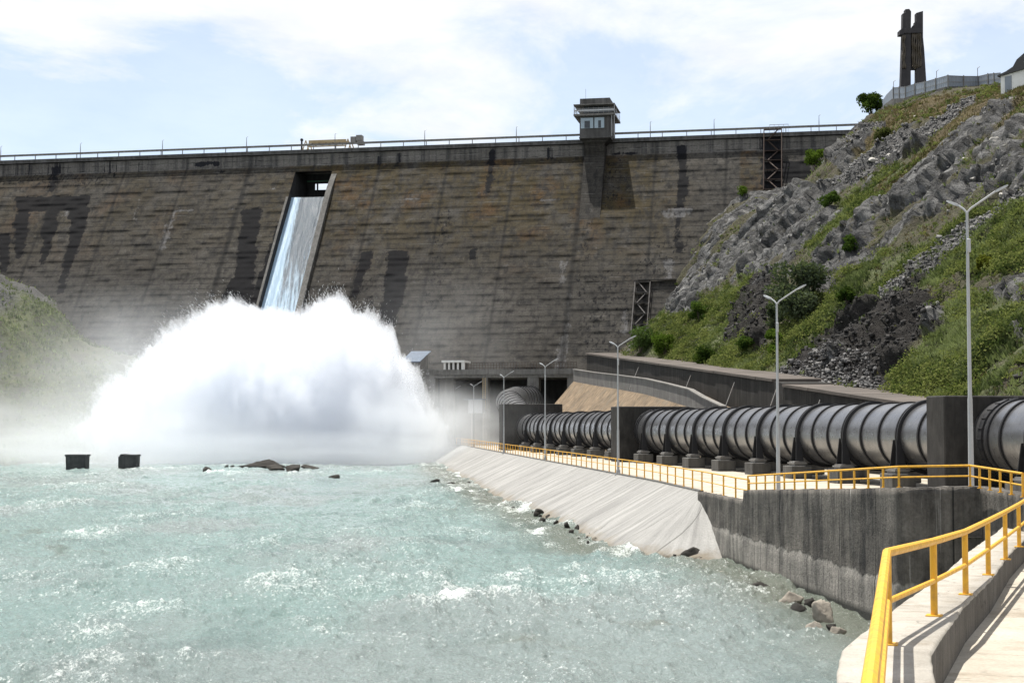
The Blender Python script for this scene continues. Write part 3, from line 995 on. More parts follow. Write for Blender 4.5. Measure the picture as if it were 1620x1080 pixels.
# soften the corners of the toe line
for _ in range(6):
    be[1:-1] = (be[:-2] + 2 * be[1:-1] + be[2:]) / 4
al = np.concatenate([[0], np.cumsum(np.hypot(*(np.diff((te + be) / 2, axis=0)).T))])
tt = np.linspace(0, 1.14, NS)
A, T = np.meshgrid(al, tt, indexing='ij')
X = te[:, 0:1] * (1 - T) + be[:, 0:1] * T
Y = te[:, 1:2] * (1 - T) + be[:, 1:2] * T
Z = (DZ + 0.02) * (1 - T)
nz = (fbm(A * 0.45, T * 5, octv=5, seed=41) - 0.5)
slab = (_h(np.floor((A + T * 2) / 3.0), A * 0, A * 0, 8) - 0.5) * 0.10
rag = sstep(0.80, 1.0, T + (fbm(A * 0.5, A * 0, octv=4, seed=44) - 0.5) * 0.4)
Z = Z + nz * 0.10 * np.minimum(1, T * 6) + slab * np.minimum(1, T * 10) * (T < 0.95) - rag * (0.15 + 0.8 * np.abs(fbm(A * 1.1, T * 9, octv=4, seed=45) - 0.5)) * 0.7
rev = struct('sloped_revetment', np.stack([X, Y, Z], -1).reshape(-1, 3), grid_faces(*A.shape)[:, ::-1], M['slope'], smooth=True, attrs={'along': A, 'down': T * 6.2})
# low kerb along the rail
mb = MB()
kp = [p for p in te if True]
for i in range(0, len(te) - 15, 4):
    a, b_ = te[i], te[min(i + 4, len(te) - 15)]
    d = np.array(b_) - np.array(a); L = np.hypot(*d)
    if L < 0.1: continue
    c = (a + b_) / 2
    mb.box((c[0] + 0.12, c[1], DZ + 0.06), (L + 0.02, 0.25, 0.12), math.atan2(d[1], d[0]))
o = mb.build('promenade_kerb', M['conc_mid']); o['kind'] = 'structure'


# quay wall in the foreground
def quay_mat():
    m, nt, out = new_mat('quay_wall_concrete')
    g = nd(nt, 'ShaderNodeNewGeometry')
    z = nd(nt, 'ShaderNodeSeparateXYZ', {0: g.outputs['Position']}).outputs[2]
    st = mth(nt, 'ADD', mth(nt, 'MULTIPLY', noise(nt, pos(nt, (1, 1, 0.10)), 1.3, 8, 0.7), 0.6), mth(nt, 'MULTIPLY', noise(nt, pos(nt, loc=(2, 9, 4)), 0.9, 8, 0.7), 0.4))
    st2 = noise(nt, pos(nt, (1, 1, 0.03), loc=(5, 2, 0)), 5.0, 6, 0.7)
    up = mixc(nt, ramp(nt, st, [(0.40, 0.0), (0.62, 1.0)]), (0.026, 0.025, 0.025), (0.155, 0.142, 0.125))
    pt = noise(nt, pos(nt, (1, 1, 0.5), loc=(11, 5, 2)), 0.35, 6, 0.65)
    up = mixc(nt, ramp(nt, pt, [(0.45, 0.0), (0.62, 0.75)]), up, mixc(nt, ramp(nt, st, [(0.40, 0.0), (0.62, 1.0)]), (0.075, 0.068, 0.06), (0.24, 0.22, 0.195)))
    up = mixc(nt, mth(nt, 'MULTIPLY', ramp(nt, st2, [(0.60, 0.0), (0.70, 1.0)]), 0.75), up, (0.36, 0.345, 0.32))
    lo = mixc(nt, ramp(nt, st, [(0.38, 0.0), (0.6, 1.0)]), (0.11, 0.105, 0.098), (0.36, 0.335, 0.30))
    lo = mixc(nt, mth(nt, 'MULTIPLY', ramp(nt, st2, [(0.30, 1.0), (0.44, 0.0)]), 0.8), lo, (0.05, 0.05, 0.05))
    hz = mth(nt, 'ADD', z, mth(nt, 'MULTIPLY', mth(nt, 'SUBTRACT', noise(nt, pos(nt, (1, 1, 0.6)), 0.8, 6, 0.65), 0.5), 0.9))
    k = nd(nt, 'ShaderNodeMapRange', {0: hz, 1: 1.45, 2: 1.55}).outputs[0]
    c = mixc(nt, k, lo, up)
    wl = nd(nt, 'ShaderNodeMapRange', {0: z, 1: 0.12, 2: 0.35}).outputs[0]
    c = mixc(nt, wl, (0.05, 0.05, 0.045), c)
    al = attr(nt, 'along')
    jf = mth(nt, 'FRACT', mth(nt, 'DIVIDE', al, 4.1))
    c = mixc(nt, mth(nt, 'MULTIPLY', mth(nt, 'LESS_THAN', jf, 0.016), 0.85), c, (0.02, 0.02, 0.02))
    bf = mth(nt, 'FRACT', mth(nt, 'DIVIDE', al, 0.42))
    c = mixc(nt, mth(nt, 'MULTIPLY', mth(nt, 'LESS_THAN', bf, 0.05), 0.16), c, (0.03, 0.03, 0.03))
    fine = noise(nt, pos(nt), 8.0, 7, 0.72)
    c = mixc(nt, 0.7, c, ramp(nt, fine, [(0.28, 0.5), (0.7, 1.15)]), 'MULTIPLY')
    principled(nt, out, c, 0.9, normal=bump(nt, mth(nt, 'ADD', mth(nt, 'ADD', fine, mth(nt, 'MULTIPLY', st, 0.8)), mth(nt, 'MULTIPLY', k, 0.5)), 0.6, 0.12), spec=0.2)
    return m


M['quay'] = quay_mat()
QL = [((9.95, 81.5), 3.08), ((10.85, 71.5), 3.12), ((10.86, 71.45), 3.62), ((12.8, 50.7), 4.62), ((15.6, 50.8), 4.66), ((15.45, 45.5), 4.6), ((15.3, 43.0), 4.5)]
qp = []
for (a, za), (b_, zb) in zip(QL[:-1], QL[1:]):
    L = math.hypot(b_[0] - a[0], b_[1] - a[1])
    n = max(1, int(L / 0.35))
    for k in range(n):
        t = k / n
        qp.append((a[0] + (b_[0] - a[0]) * t, a[1] + (b_[1] - a[1]) * t, za + (zb - za) * t))
qp.append((*QL[-1][0], QL[-1][1]))
qp = np.array(qp)
al = np.concatenate([[0], np.cumsum(np.hypot(np.diff(qp[:, 0]), np.diff(qp[:, 1])))])
NV = 26
V = []; at_ = []
tang = np.gradient(qp[:, :2], axis=0); tang /= np.maximum(np.linalg.norm(tang, axis=1, keepdims=True), 1e-6)
nrm = np.stack([tang[:, 1], -tang[:, 0]], -1)     # to the right of travel = away from the water?
# water lies on the left of the wall line when walking towards the camera -> outward = (-)
outw = nrm
for j in range(NV):
    t = j / (NV - 1)
    z = -1.2 + (qp[:, 2] + 1.2) * t
    o_ = (fbm(al * 0.8, z * 0.8, octv=5, seed=52) - 0.5) * 0.10 + np.where(z < 1.45 + 0.3 * (fbm(al * 0.4, al * 0, octv=3, seed=53) - 0.5), 0.05, 0) + (_h(np.floor(al / 4.1), al * 0, al * 0, 3) - 0.5) * 0.05
    V.append(np.stack([qp[:, 0] + outw[:, 0] * o_, qp[:, 1] + outw[:, 1] * o_, z + (0 if j < NV - 1 else 1) * (fbm(al * 2.5, al * 0, octv=4, seed=54) - 0.5) * 0.10], -1)); at_.append(al)
# top of the upstand and its inner side
inw = -outw * 0.45
zt = V[-1][:, 2]
V.append(np.stack([qp[:, 0] + inw[:, 0], qp[:, 1] + inw[:, 1], zt + 0.01], -1)); at_.append(al)
V.append(np.stack([qp[:, 0] + inw[:, 0], qp[:, 1] + inw[:, 1], zt * 0 + DZ - 0.3], -1)); at_.append(al)
qw = np_mesh('quay_wall', np.concatenate(V), grid_faces(NV + 2, len(qp)), M['quay'], None, attrs={'along': np.concatenate(at_)})
tag(qw, 'dark stained concrete quay wall with paler lower band rising from the river', 'wall')
# ramp behind the upstand
mb = MB()
mb.hexa([(11.2, 71.2, DZ - 0.5), (13.0, 51.4, DZ - 0.5), (18.0, 51.4, DZ - 0.5), (16.6, 71.2, DZ - 0.5), (11.2, 71.2, DZ + 0.06), (13.2, 51.2, 4.3), (18.2, 51.2, 4.3), (16.6, 71.2, DZ + 0.06)])
o = mb.build('ramp', M['deck']); o['kind'] = 'structure'

# near parapet and path
def nl(Z_):   # parapet centre line
    return 4.52 + 0.407 * (Z_ - 18.4)
NP = [(0.6, 3.0, 4.12), (1.2, 5.5, 4.12), (2.3, 9.6, 4.13), (4.35, 17.8, 4.15), (4.75, 18.95, 4.12), (7.0, 25.4, 3.80), (9.0, 30.4, 3.70), (11.75, 37.7, 3.58), (13.5, 42.0, 3.54), (14.85, 45.2, 3.52), (16.4, 49.2, 3.5)]
PW = 0.50
def offs(pts, d):
    out = []
    for i, p in enumerate(pts):
        a = Vector(pts[max(i - 1, 0)][:2]); b_ = Vector(pts[min(i + 1, len(pts) - 1)][:2])
        t = (b_ - a).normalized()
        out.append((p[0] + t.y * d, p[1] - t.x * d, p[2]))
    return out
NPs = [tuple(p) for p in sub([Vector(p) for p in NP], 0.35)]
Lf, Rt = offs(NPs, -PW), offs(NPs, PW)
n = len(NPs)
rr = lambda i, s: (random.random() - 0.5) * s
V = []
chip = 0.035
prof = 7
for i in range(n):
    l, r_ = Lf[i], Rt[i]
    c1, c2 = rr(i, 0.03), rr(i, 0.035)
    V += [(l[0], l[1], -1.2), (l[0] + c1, l[1], l[2] - chip + c2), (l[0] + chip + c1, l[1], l[2]),
          (r_[0] - chip - c2, r_[1], r_[2] + 0.005), (r_[0] + c2 * 0.5, r_[1], r_[2] - chip - abs(c1)), (r_[0], r_[1], r_[2] - 0.4), (r_[0], r_[1], -1.2)]
M['parapet'] = concrete('parapet_concrete', (0.48, 0.45, 0.40), (0.34, 0.315, 0.27), 0.15, 0.9, 0.5, 0.9, 0.5, stain=(0.24, 0.20, 0.15), cracks=0.8)
pw = np_mesh('parapet_wall', V, grid_faces(n, prof), M['parapet'])
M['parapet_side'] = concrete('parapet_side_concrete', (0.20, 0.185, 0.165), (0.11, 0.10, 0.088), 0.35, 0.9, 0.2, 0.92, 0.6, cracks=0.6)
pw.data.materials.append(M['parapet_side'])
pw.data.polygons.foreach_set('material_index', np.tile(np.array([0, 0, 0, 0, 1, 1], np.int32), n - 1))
tag(pw, 'pale concrete parapet wall in the right foreground carrying the thick yellow railing', 'parapet')
# path beside the parapet
V = []; F = []
for i, r_ in enumerate(Rt):
    z = r_[2] - 0.62
    V += [(r_[0] + 0.0, r_[1], z), (r_[0] + 14, r_[1] - 3, z - 0.05)]
    if i: F.append((2 * i - 2, 2 * i - 1, 2 * i + 1, 2 * i))
struct('path', V, F, M['deck'])


# ------------------------------------------------------------------ railings
def railing(name, label, posts, h, rp, rr_, pst_shape='square', mids=(0.5,), base=True):
    """posts: list of base points"""
    r = empty(name, posts[0], label, 'railing')
    top = [(p[0], p[1], p[2] + h) for p in posts]
    mb = MB(); mb.tube(top, rr_, 10); mb.build('top_rail', M['yellow'], r, True)
    for k in mids:
        mb = MB(); mb.tube([(p[0], p[1], p[2] + h * k) for p in posts], rr_ * 0.72, 8); mb.build('mid_rail', M['yellow'], r, True)
    for i, p in enumerate(posts):
        q = posts[min(i + 1, len(posts) - 1)]; o_ = posts[max(i - 1, 0)]
        an = math.atan2(q[1] - o_[1], q[0] - o_[0])
        mb = MB()
        if pst_shape == 'square':
            mb.box((p[0], p[1], p[2] + h / 2 - rr_ * 0.3), (rp * 2, rp * 2, h - rr_ * 0.6), an)
        else:
            mb.tube([(p[0], p[1], p[2]), (p[0], p[1], p[2] + h - rr_ * 0.4)], rp, 10)
        if base:
            mb.box((p[0], p[1], p[2] + 0.012), (rp * 4.4, rp * 4.4, 0.02), an)
        mb.build('post', M['yellow'], r, pst_shape != 'square')
    return r


def along(poly, step):
    d = [0.0]
    for a, b_ in zip(poly[:-1], poly[1:]):
        d.append(d[-1] + math.dist(a, b_))
    n = int(d[-1] / step)
    return [tuple(np.interp(k * d[-1] / n, d, [p[c] for p in poly]) for c in range(3)) for k in range(n + 1)]


er = [(p[0] + 0.12, p[1], DZ + 0.12) for p in EDGE[:-2]] + [(10.42, 81.0, DZ + 0.12), (10.95, 74.6, DZ + 0.08), (11.2, 71.9, DZ + 0.08)]
railing('safety_railing', 'long thin yellow railing running along the promenade edge above the sloped revetment', along(er[::-1], 2.65), 1.02, 0.035, 0.035)
qr = [(11.05, 71.3, 3.60), (12.95, 50.95, 4.62), (15.35, 51.0, 4.66), (15.2, 45.3, 4.58)]
railing('safety_railing', 'low yellow railing on the dark quay wall, turning a corner before the pipe', [tuple(Vector(qr[0]).lerp(Vector(qr[1]), k / 13)) for k in range(13)] + along(qr[1:3], 1.3) + along(qr[2:], 1.1)[1:], 0.70, 0.032, 0.04)
z0, c_ = 18.4, 0.2326
nposts = [(nl(18.4 * (1 + c_ * i)) , 18.4 * (1 + c_ * i)) for i in range(8)]
zs_n = np.interp([p[1] for p in nposts], [p[1] for p in NP], [p[2] for p in NP])
npts = [(0.62, 3.2, 4.12), (1.22, 5.6, 4.12), (2.25, 9.6, 4.13)] + [(p[0], p[1], float(z)) for p, z in zip(nposts, zs_n)]
NR = railing('safety_railing', 'thick round yellow railing closest to the camera on the pale parapet', npts, 1.10, 0.052, 0.056, 'round', (0.47,))

# ------------------------------------------------------------------ street lamps
def lamp():
    r = empty('street_lamp', (0, 0, 0), 'x', 'street lamp')
    mb = MB(); mb.tube([(0, 0, 0), (0, 0, 3.2), (0, 0, 3.3), (0, 0, 9.3)], [0.10, 0.085, 0.07, 0.048], 12); mb.build('pole', M['lamp_metal'], r, True)
    mb = MB(); mb.box((0, 0, 0.03), (0.5, 0.5, 0.06)); mb.box((0, 0, 0.2), (0.26, 0.26, 0.3)); mb.build('base_plate', M['lamp_metal'], r)
    mb = MB(); mb.box((0, -0.11, 8.2), (0.12, 0.12, 0.45), bev=0.02); mb.build('junction_box', M['lamp_metal'], r)
    for (dx, dy, L) in ((1.0, -0.35, 0.95), (-1.0, 0.9, 0.30)):
        q = math.hypot(dx, dy); dx /= q; dy /= q
        e = (dx * L, dy * L, 9.42 + (L - 0.1) * 0.62)
        mb = MB(); mb.tube([(0, 0, 9.1), (0, 0, 9.28), (dx * 0.12, dy * 0.12, 9.42), e], 0.034, 8); a = mb.build('arm', M['lamp_metal'], r, True)
        mb = MB(); an = math.atan2(dy, dx)
        s_ = 0.45
        pts = []
        for (l, w, h) in ((0, 0.045, 0.035), (0.1, 0.08, 0.045), (0.32, 0.08, 0.04), (0.42, 0.04, 0.02)):
            c = Vector((e[0] + dx * l, e[1] + dy * l, e[2] + l * s_))
            pts.append([c + Vector((-dy * w, dx * w, -h)), c + Vector((dy * w, -dx * w, -h)), c + Vector((dy * w * .8, -dx * w * .8, h)), c + Vector((-dy * w * .8, dx * w * .8, h))])
        V = [p for q_ in pts for p in q_]
        F = [(0, 1, 2, 3), (15, 14, 13, 12)] + [(4 * i + k, 4 * i + 4 + k, 4 * i + 4 + (k + 1) % 4, 4 * i + (k + 1) % 4) for i in range(3) for k in range(4)]
        mb.add(V, F); mb.build('lamp_head', M['lamp_metal'], r)
    return r


lp = lamp()
LAMPS = [(15.75, 52.2, 4.2, 1.06, 'tallest grey double-armed street lamp, nearest the camera, in front of the nearest anchor block'),
         (12.25, 70.0, 2.98, 1.0, 'grey double-armed street lamp standing just behind the left end of the quay wall'),
         (7.75, 111.0, DZ, 1.0, 'street lamp on the promenade in front of the middle anchor block'),
         (3.3, 151.0, DZ, 1.0, 'street lamp on the promenade in front of the far run of pipe'),
         (-1.0, 187.0, DZ, 1.0, 'street lamp beside the farthest anchor block and the rising pipe'),
         (-5.9, 234.0, DZ, 1.0, 'street lamp standing in front of the pale box cabin, half veiled by mist'),
         (-10.1, 262.0, DZ, 1.0, 'farthest street lamp, standing in the mist at the edge of the spray')]
for i, (x, y, z, s, lab) in enumerate(LAMPS):
    o = lp if i == 0 else dup(lp)
    o.location = (x, y, z); o.scale = (1, 1, s); o['label'] = lab; o['group'] = 'street lamps along the promenade'
    o.rotation_euler = (0, 0, R((4, -3, 6, 0, -5, 3, 0)[i]))

# ------------------------------------------------------------------ penstock pipes
def pipe_mat():
    m, nt, out = new_mat('black_pipe_paint')
    n1 = noise(nt, pos(nt), 0.8, 7, 0.62)
    n2 = noise(nt, pos(nt, (1, 1, 0.35)), 5.0, 6, 0.7)
    c = mixc(nt, ramp(nt, n1, [(0.4, 0.0), (0.75, 1.0)]), (0.20, 0.20, 0.207), (0.27, 0.27, 0.275))
    c = mixc(nt, mth(nt, 'MULTIPLY', ramp(nt, n2, [(0.52, 0.0), (0.75, 1.0)]), 0.5), c, (0.13, 0.125, 0.12))
    rr_ = ramp(nt, n2, [(0.3, 0.24), (0.7, 0.38)])
    principled(nt, out, c, rr_, metal=0.85, normal=bump(nt, n1, 0.10, 0.05), spec=0.7)
    return m


M['pipe'] = pipe_mat()
PR = 2.0
PDIR = Vector((-0.179, 1, 0)).normalized()
def pax(Y, z=5.95):
    return Vector((40.07 - 0.179 * Y, Y, z))


def disc_band(mb, c, t, r0, r1, w, n=56):
    """ring of rectangular section"""
    t = t.normalized(); e1 = t.cross(Vector((0, 0, 1))).normalized(); e2 = e1.cross(t)
    V = []; F = []
    for k in range(n):
        a = 2 * math.pi * k / n
        d = e1 * math.cos(a) + e2 * math.sin(a)
        V += [c + d * r0 - t * w / 2, c + d * r1 - t * w / 2, c + d * r1 + t * w / 2, c + d * r0 + t * w / 2]
    for k in range(n):
        a, b_ = 4 * k, 4 * ((k + 1) % n)
        F += [(a, a + 1, b_ + 1, b_), (a + 1, a + 2, b_ + 2, b_ + 1), (a + 2, a + 3, b_ + 3, b_ + 2)]
    mb.add(V, F)


def penstock(label, path, rings, supports, flanges=()):
    r = empty('penstock_pipe', path[0], label, 'pipe', 'runs of the black penstock pipe')
    mb = MB(); mb.tube(sub(path, 3.0), PR, 56, caps=False); mb.build('shell', M['pipe'], r, True)
    for (c, t) in rings:
        mb = MB(); disc_band(mb, c, t, PR - 0.01, PR + 0.10, 0.15); mb.build('stiffener_ring', M['steel_dark'], r)
    for c, t in flanges:
        mb = MB(); disc_band(mb, c, t, PR - 0.01, PR + 0.10, 0.4); disc_band(mb, c + t * 0.7, t, PR - 0.01, PR + 0.10, 0.18)
        for k in range(24):
            a = 2 * math.pi * k / 24
            e1 = t.cross(Vector((0, 0, 1))).normalized(); e2 = e1.cross(t)
            p = c + (e1 * math.cos(a) + e2 * math.sin(a)) * (PR + 0.12)
            mb.tube([p - t * 0.24, p + t * 0.24], 0.03, 5)
        mb.build('expansion_joint', M['steel_dark'], r)
    for Y in supports:
        c = pax(Y); t = -PDIR
        mb = MB(); disc_band(mb, c, t, PR - 0.01, PR + 0.19, 0.12); disc_band(mb, c + t * 0.24, t, PR - 0.01, PR + 0.19, 0.12); disc_band(mb, c + t * 0.12, t, PR - 0.01, PR + 0.12, 0.2)
        mb.build('support_ring', M['steel_dark'], r)
        side = Vector((PDIR.y, -PDIR.x, 0))
        an = math.atan2(PDIR.y, PDIR.x) - math.pi / 2
        for s in (-1, 1):
            b0 = c + side * s * (PR + 0.05)
            zt, zb = c.z - 0.15, DZ + 1.18
            mb = MB()
            wt, wb = 0.26, 0.52     # half widths along the pipe
            for k in (-1, 1):
                o_ = side * s * 0.0 + PDIR * 0.0
                q = lambda z, w, dx: (b0 + side * (dx) + PDIR * w + Vector((0, 0, z - c.z)))
                mb.hexa([q(zb, -wb * 1 + (0 if k < 0 else 2 * wb - 0.06), -0.28), q(zb, -wb + (0.06 if k < 0 else 2 * wb), -0.28), q(zb, -wb + (0.06 if k < 0 else 2 * wb), 0.28), q(zb, -wb + (0 if k < 0 else 2 * wb - 0.06), 0.28),
                         q(zt, -wt + (0 if k < 0 else 2 * wt - 0.06), -0.16), q(zt, -wt + (0.06 if k < 0 else 2 * wt), -0.16), q(zt, -wt + (0.06 if k < 0 else 2 * wt), 0.16), q(zt, -wt + (0 if k < 0 else 2 * wt - 0.06), 0.16)])
            mb.hexa([q(zb, -wb + 0.06, 0.0), q(zb, wb - 0.06, 0.0), q(zb, wb - 0.06, 0.06), q(zb, -wb + 0.06, 0.06),
                     q(zt, -wt + 0.06, 0.0), q(zt, wt - 0.06, 0.0), q(zt, wt - 0.06, 0.06), q(zt, -wt + 0.06, 0.06)])
            leg = mb.build('support_leg', M['steel_dark'], r)
            mb = MB(); bc = b0 + Vector((0, 0, DZ + 1.04 - c.z)); mb.box(bc, (0.95, 1.25, 0.1), an); mb.box(bc + Vector((0, 0, 0.09)), (0.75, 1.05, 0.08), an); mb.box(bc + Vector((0, 0, -0.12)), (0.8, 1.1, 0.14), an)
            mb.build('bearing', M['steel_grey'], leg)
            mb = MB(); mb.box(b0 + Vector((0, 0, DZ + 0.43 - c.z)), (1.45, 1.75, 0.86), an, bev=0.03); mb.build('plinth', M['block_gray'], r)
    return r


S = 7.9 / 3
mid_s = [88.2 + 7.9 * k for k in range(8)]
rg = [(pax(80.3 + S), PDIR), (pax(80.3 + 2 * S), PDIR)]
for k in range(7):
    rg += [(pax(mid_s[k] + S), PDIR), (pax(mid_s[k] + 2 * S), PDIR)]
penstock('black ribbed penstock pipe on steel legs between the nearest and the middle concrete anchor block', [pax(80.5), pax(147.5)], rg, mid_s, [(pax(146.6), -PDIR)])
far_s = [155.0 + 7.9 * k for k in range(7)]
rg = [(pax(152.3), PDIR)]
for s_ in far_s:
    rg += [(pax(s_ + S), PDIR), (pax(s_ + 2 * S), PDIR)]
penstock('far run of black ribbed pipe between the middle and the farthest anchor block', [pax(148), pax(211)], rg[:-1], far_s, [(pax(209.3), -PDIR)])
rg = [(pax(76.4 - S * k), PDIR) for k in range(12) if k % 3 != 1]
penstock('nearest run of black ribbed pipe leaving the frame on the right', [pax(80.0), pax(44)], rg, [76.4 - S * k for k in (1, 4, 7, 10)], [(pax(78.4), -PDIR)])
up0, up1, up2 = pax(210, 6.2), pax(215, 7.0), Vector((-0.5, 234, 9.9))
t_ = (up2 - up1).normalized()
rg = [(up1.lerp(up2, k / 8), t_) for k in range(8)]
up3, up4 = up2 + Vector((1.2, 4, 0.5)), up2 + Vector((3.5, 16, 0.8))
rg += [(up3.lerp(up4, k / 5), (up4 - up3).normalized()) for k in range(6)]
penstock('short rising run of black ribbed pipe climbing from the farthest block into the dark gallery', [up0, up1, up2, up2 + Vector((1.2, 4, 0.5)), up2 + Vector((3.5, 16, 0.8))], rg, [], [])

# anchor blocks
def anchor(label, Yf, thick, half_l, half_r, ztop):
    c = pax(Yf); side = Vector((PDIR.y, -PDIR.x, 0)); an = math.atan2(PDIR.y, PDIR.x) - math.pi / 2
    m0 = c + side * ((half_r - half_l) / 2) + PDIR * (thick / 2)
    mb = MB(); mb.box((m0.x, m0.y, (DZ - 0.3 + ztop) / 2), (half_l + half_r, thick, ztop - DZ + 0.3), an, bev=0.06)
    o = mb.build('anchor_block', M['anchor'])
    tag(o, label, 'anchor block', 'concrete anchor blocks along the penstock')
    return o


M['anchor'] = concrete('anchor_block_concrete', (0.060, 0.057, 0.054), (0.028, 0.027, 0.026), 0.5, 0.7, 0.25)
anchor('nearest tall dark concrete anchor block, at the right behind the quay wall railing', 79.4, 2.1, 3.5, 3.5, 8.2)
anchor('middle dark concrete anchor block, between the near and far runs of pipe', 147.0, 2.9, 3.6, 3.6, 8.35)
anchor('farthest concrete anchor block, below the rising pipe in front of the dam', 209.5, 3.0, 3.9, 4.5, 9.35)

# ------------------------------------------------------------------ flume, parapet and stone pitching behind the pipes
def fl_front(Z_): return 40.65 - 0.123 * Z_
def fl_top(Z_): return 8.0 + 0.0697 * (Z_ - 103) + (0.32 if Z_ > 134.6 else 0.0)
flr = empty('covered_flume', (fl_front(150), 150, DZ), 'long dark concrete flume with flat roof slabs sloping down beside the hillside', 'flume')
secs = [(60, 134.55), (134.65, 236)]
for (a, b_) in secs:
    mb = MB()
    ys = np.linspace(a, b_, 8)
    for y0, y1 in zip(ys[:-1], ys[1:]):
        mb.hexa([(fl_front(y0), y0, DZ - 0.5), (fl_front(y0) + 4.6, y0, DZ - 0.5), (fl_front(y1) + 4.6, y1, DZ - 0.5), (fl_front(y1), y1, DZ - 0.5),
                 (fl_front(y0), y0, fl_top(y0 + .01) - 0.25), (fl_front(y0) + 4.6, y0, fl_top(y0 + .01) - 0.25), (fl_front(y1) + 4.6, y1, fl_top(y1 - .01) - 0.25), (fl_front(y1), y1, fl_top(y1 - .01) - 0.25)])
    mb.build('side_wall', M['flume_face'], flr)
n_sl = 34
for k in range(n_sl):
    y0 = 60 + (236 - 60) * k / n_sl; y1 = 60 + (236 - 60) * (k + 1) / n_sl - 0.04
    if y0 < 134.6 < y1: y1 = 134.5
    w0 = -0.18 + random.uniform(-.03, .03); w1 = 5.0
    dz = random.uniform(-.015, .015)
    mb = MB()
    zb0, zb1 = fl_top(y0 + 0.01), fl_top(y1 - .01)
    mb.hexa([(fl_front(y0) + w0, y0, zb0 - .24), (fl_front(y0) + w1, y0, zb0 - .24), (fl_front(y1) + w1, y1, zb1 - .24), (fl_front(y1) + w0, y1, zb1 - .24),
             (fl_front(y0) + w0, y0, zb0 + dz), (fl_front(y0) + w1, y0, zb0 + dz), (fl_front(y1) + w1, y1, zb1 + dz), (fl_front(y1) + w0, y1, zb1 + dz)])
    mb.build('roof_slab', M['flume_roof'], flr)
for Yb in (112, 124, 136, 150, 168, 196):
    mb = MB(); mb.tube([(fl_front(Yb) - 1.5, Yb - 1.0, fl_top(Yb) - 3.9), (fl_front(Yb) - 0.1, Yb + 0.6, fl_top(Yb) - 0.8)], 0.05, 5); mb.build('brace', M['steel_grey'], flr)

LW = [P(907, 585, 238), P(940, 590, 222), P(975, 594, 206), P(1020, 600, 186), P(1055, 608, 173), P(1090, 617, 161), P(1112, 630, 154), P(1142, 644, 146)]
mb = MB()
LWs = sub(LW, 2.0)
for a, b_ in zip(LWs[:-1], LWs[1:]):
    d = (b_ - a); d.z = 0; t = d.normalized(); nn = Vector((-t.y, t.x, 0)) * -0.4
    if nn.x < 0: nn = -nn
    mb.hexa([a + Vector((0, 0, -2.0)), b_ + Vector((0, 0, -2.0)), b_ + nn + Vector((0, 0, -2.0)), a + nn + Vector((0, 0, -2.0)), a, b_, b_ + nn, a + nn])
for a, b_ in zip(LWs[:-1], LWs[1:]):
    d = (b_ - a); d.z = 0; t = d.normalized(); nn = Vector((-t.y, t.x, 0))
    if nn.x < 0: nn = -nn
    mb.hexa([a - nn * 0.12 + Vector((0, 0, 0.003)), b_ - nn * 0.12 + Vector((0, 0, 0.003)), b_ + nn * 0.5 + Vector((0, 0, 0.003)), a + nn * 0.5 + Vector((0, 0, 0.003)),
             a - nn * 0.12 + Vector((0, 0, 0.14)), b_ - nn * 0.12 + Vector((0, 0, 0.14)), b_ + nn * 0.5 + Vector((0, 0, 0.14)), a + nn * 0.5 + Vector((0, 0, 0.14))])
o = mb.build('parapet_wall', M['conc_mid'])
tag(o, 'low curved grey parapet wall stepping down above the ochre stone pitching', 'parapet')
# pitching
V = []; nT = 16
for i, a in enumerate(LWs):
    top = a + Vector((0.05, 0, -1.75))
    toe_x = 40.07 - 0.179 * a.y + 3.6
    toe = Vector((min(toe_x, top.x - 0.6), a.y - 3, DZ - 0.05))
    for k in range(nT):
        t = k / (nT - 1)
        p = top.lerp(toe, t)
        V.append((p.x, p.y, p.z + (float(fbm(a.y * 0.5, t * 6, octv=4, seed=61)) - 0.5) * 0.5 * math.sin(math.pi * t)))
o = np_mesh('stone_pitching', V, grid_faces(len(LWs), nT), M['tan'])
o['kind'] = 'structure'
# fill between parapet and flume
V = []; F = []
for i, a in enumerate(LWs):
    z = a.z - 0.6
    V += [(a.x + 0.2, a.y, z), (fl_front(a.y) + 0.1, a.y + 1, z)]
    if i: F.append((2 * i - 2, 2 * i - 1, 2 * i + 1, 2 * i))
struct('backfill', V, F, M['tan'])

# ------------------------------------------------------------------ valve gallery at the foot of the dam
ga = empty('valve_gallery', dpt(3, 50, DZ), 'dark open concrete gallery with pillars at the dam foot where the pipe comes out', 'gallery')
FD = 54.5
zsl0, zsl1 = 14.2, 15.5
def gu(px):      # u of a pixel on the gallery front
    r = ray(px, 600)
    k = r[0] / r[1]
    # DO + u*AX + FD*NX : X = k*Y
    return (k * (DO[1] + FD * NX[1]) - (DO[0] + FD * NX[0])) / (AX[0] - k * AX[1])
g0, g1 = gu(655), gu(908)
mb = MB(); mb.dbox(g0, g1, 28, FD, zsl0, zsl1); mb.dbox(g0, g1, FD, FD + 0.3, zsl0 + 0.5, zsl1 + 0.06); mb.build('deck_slab', M['conc_mid'], ga)
for (a, b_) in ((655, 688), (763, 771), (834, 852), (897, 910)):
    mb = MB(); mb.dbox(gu(a), gu(b_), FD - 2.2, FD - 0.1, DZ - 0.3, zsl0 - 0.003); mb.build('pillar', M['conc_mid'], ga)
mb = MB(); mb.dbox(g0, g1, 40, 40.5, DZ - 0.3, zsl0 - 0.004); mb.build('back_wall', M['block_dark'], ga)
mb = MB(); mb.dbox(gu(690), gu(712), FD - 4, FD - 2.5, DZ, zsl0 - 0.01); mb.build('side_panel', M['conc_mid'], ga)
mb = MB()
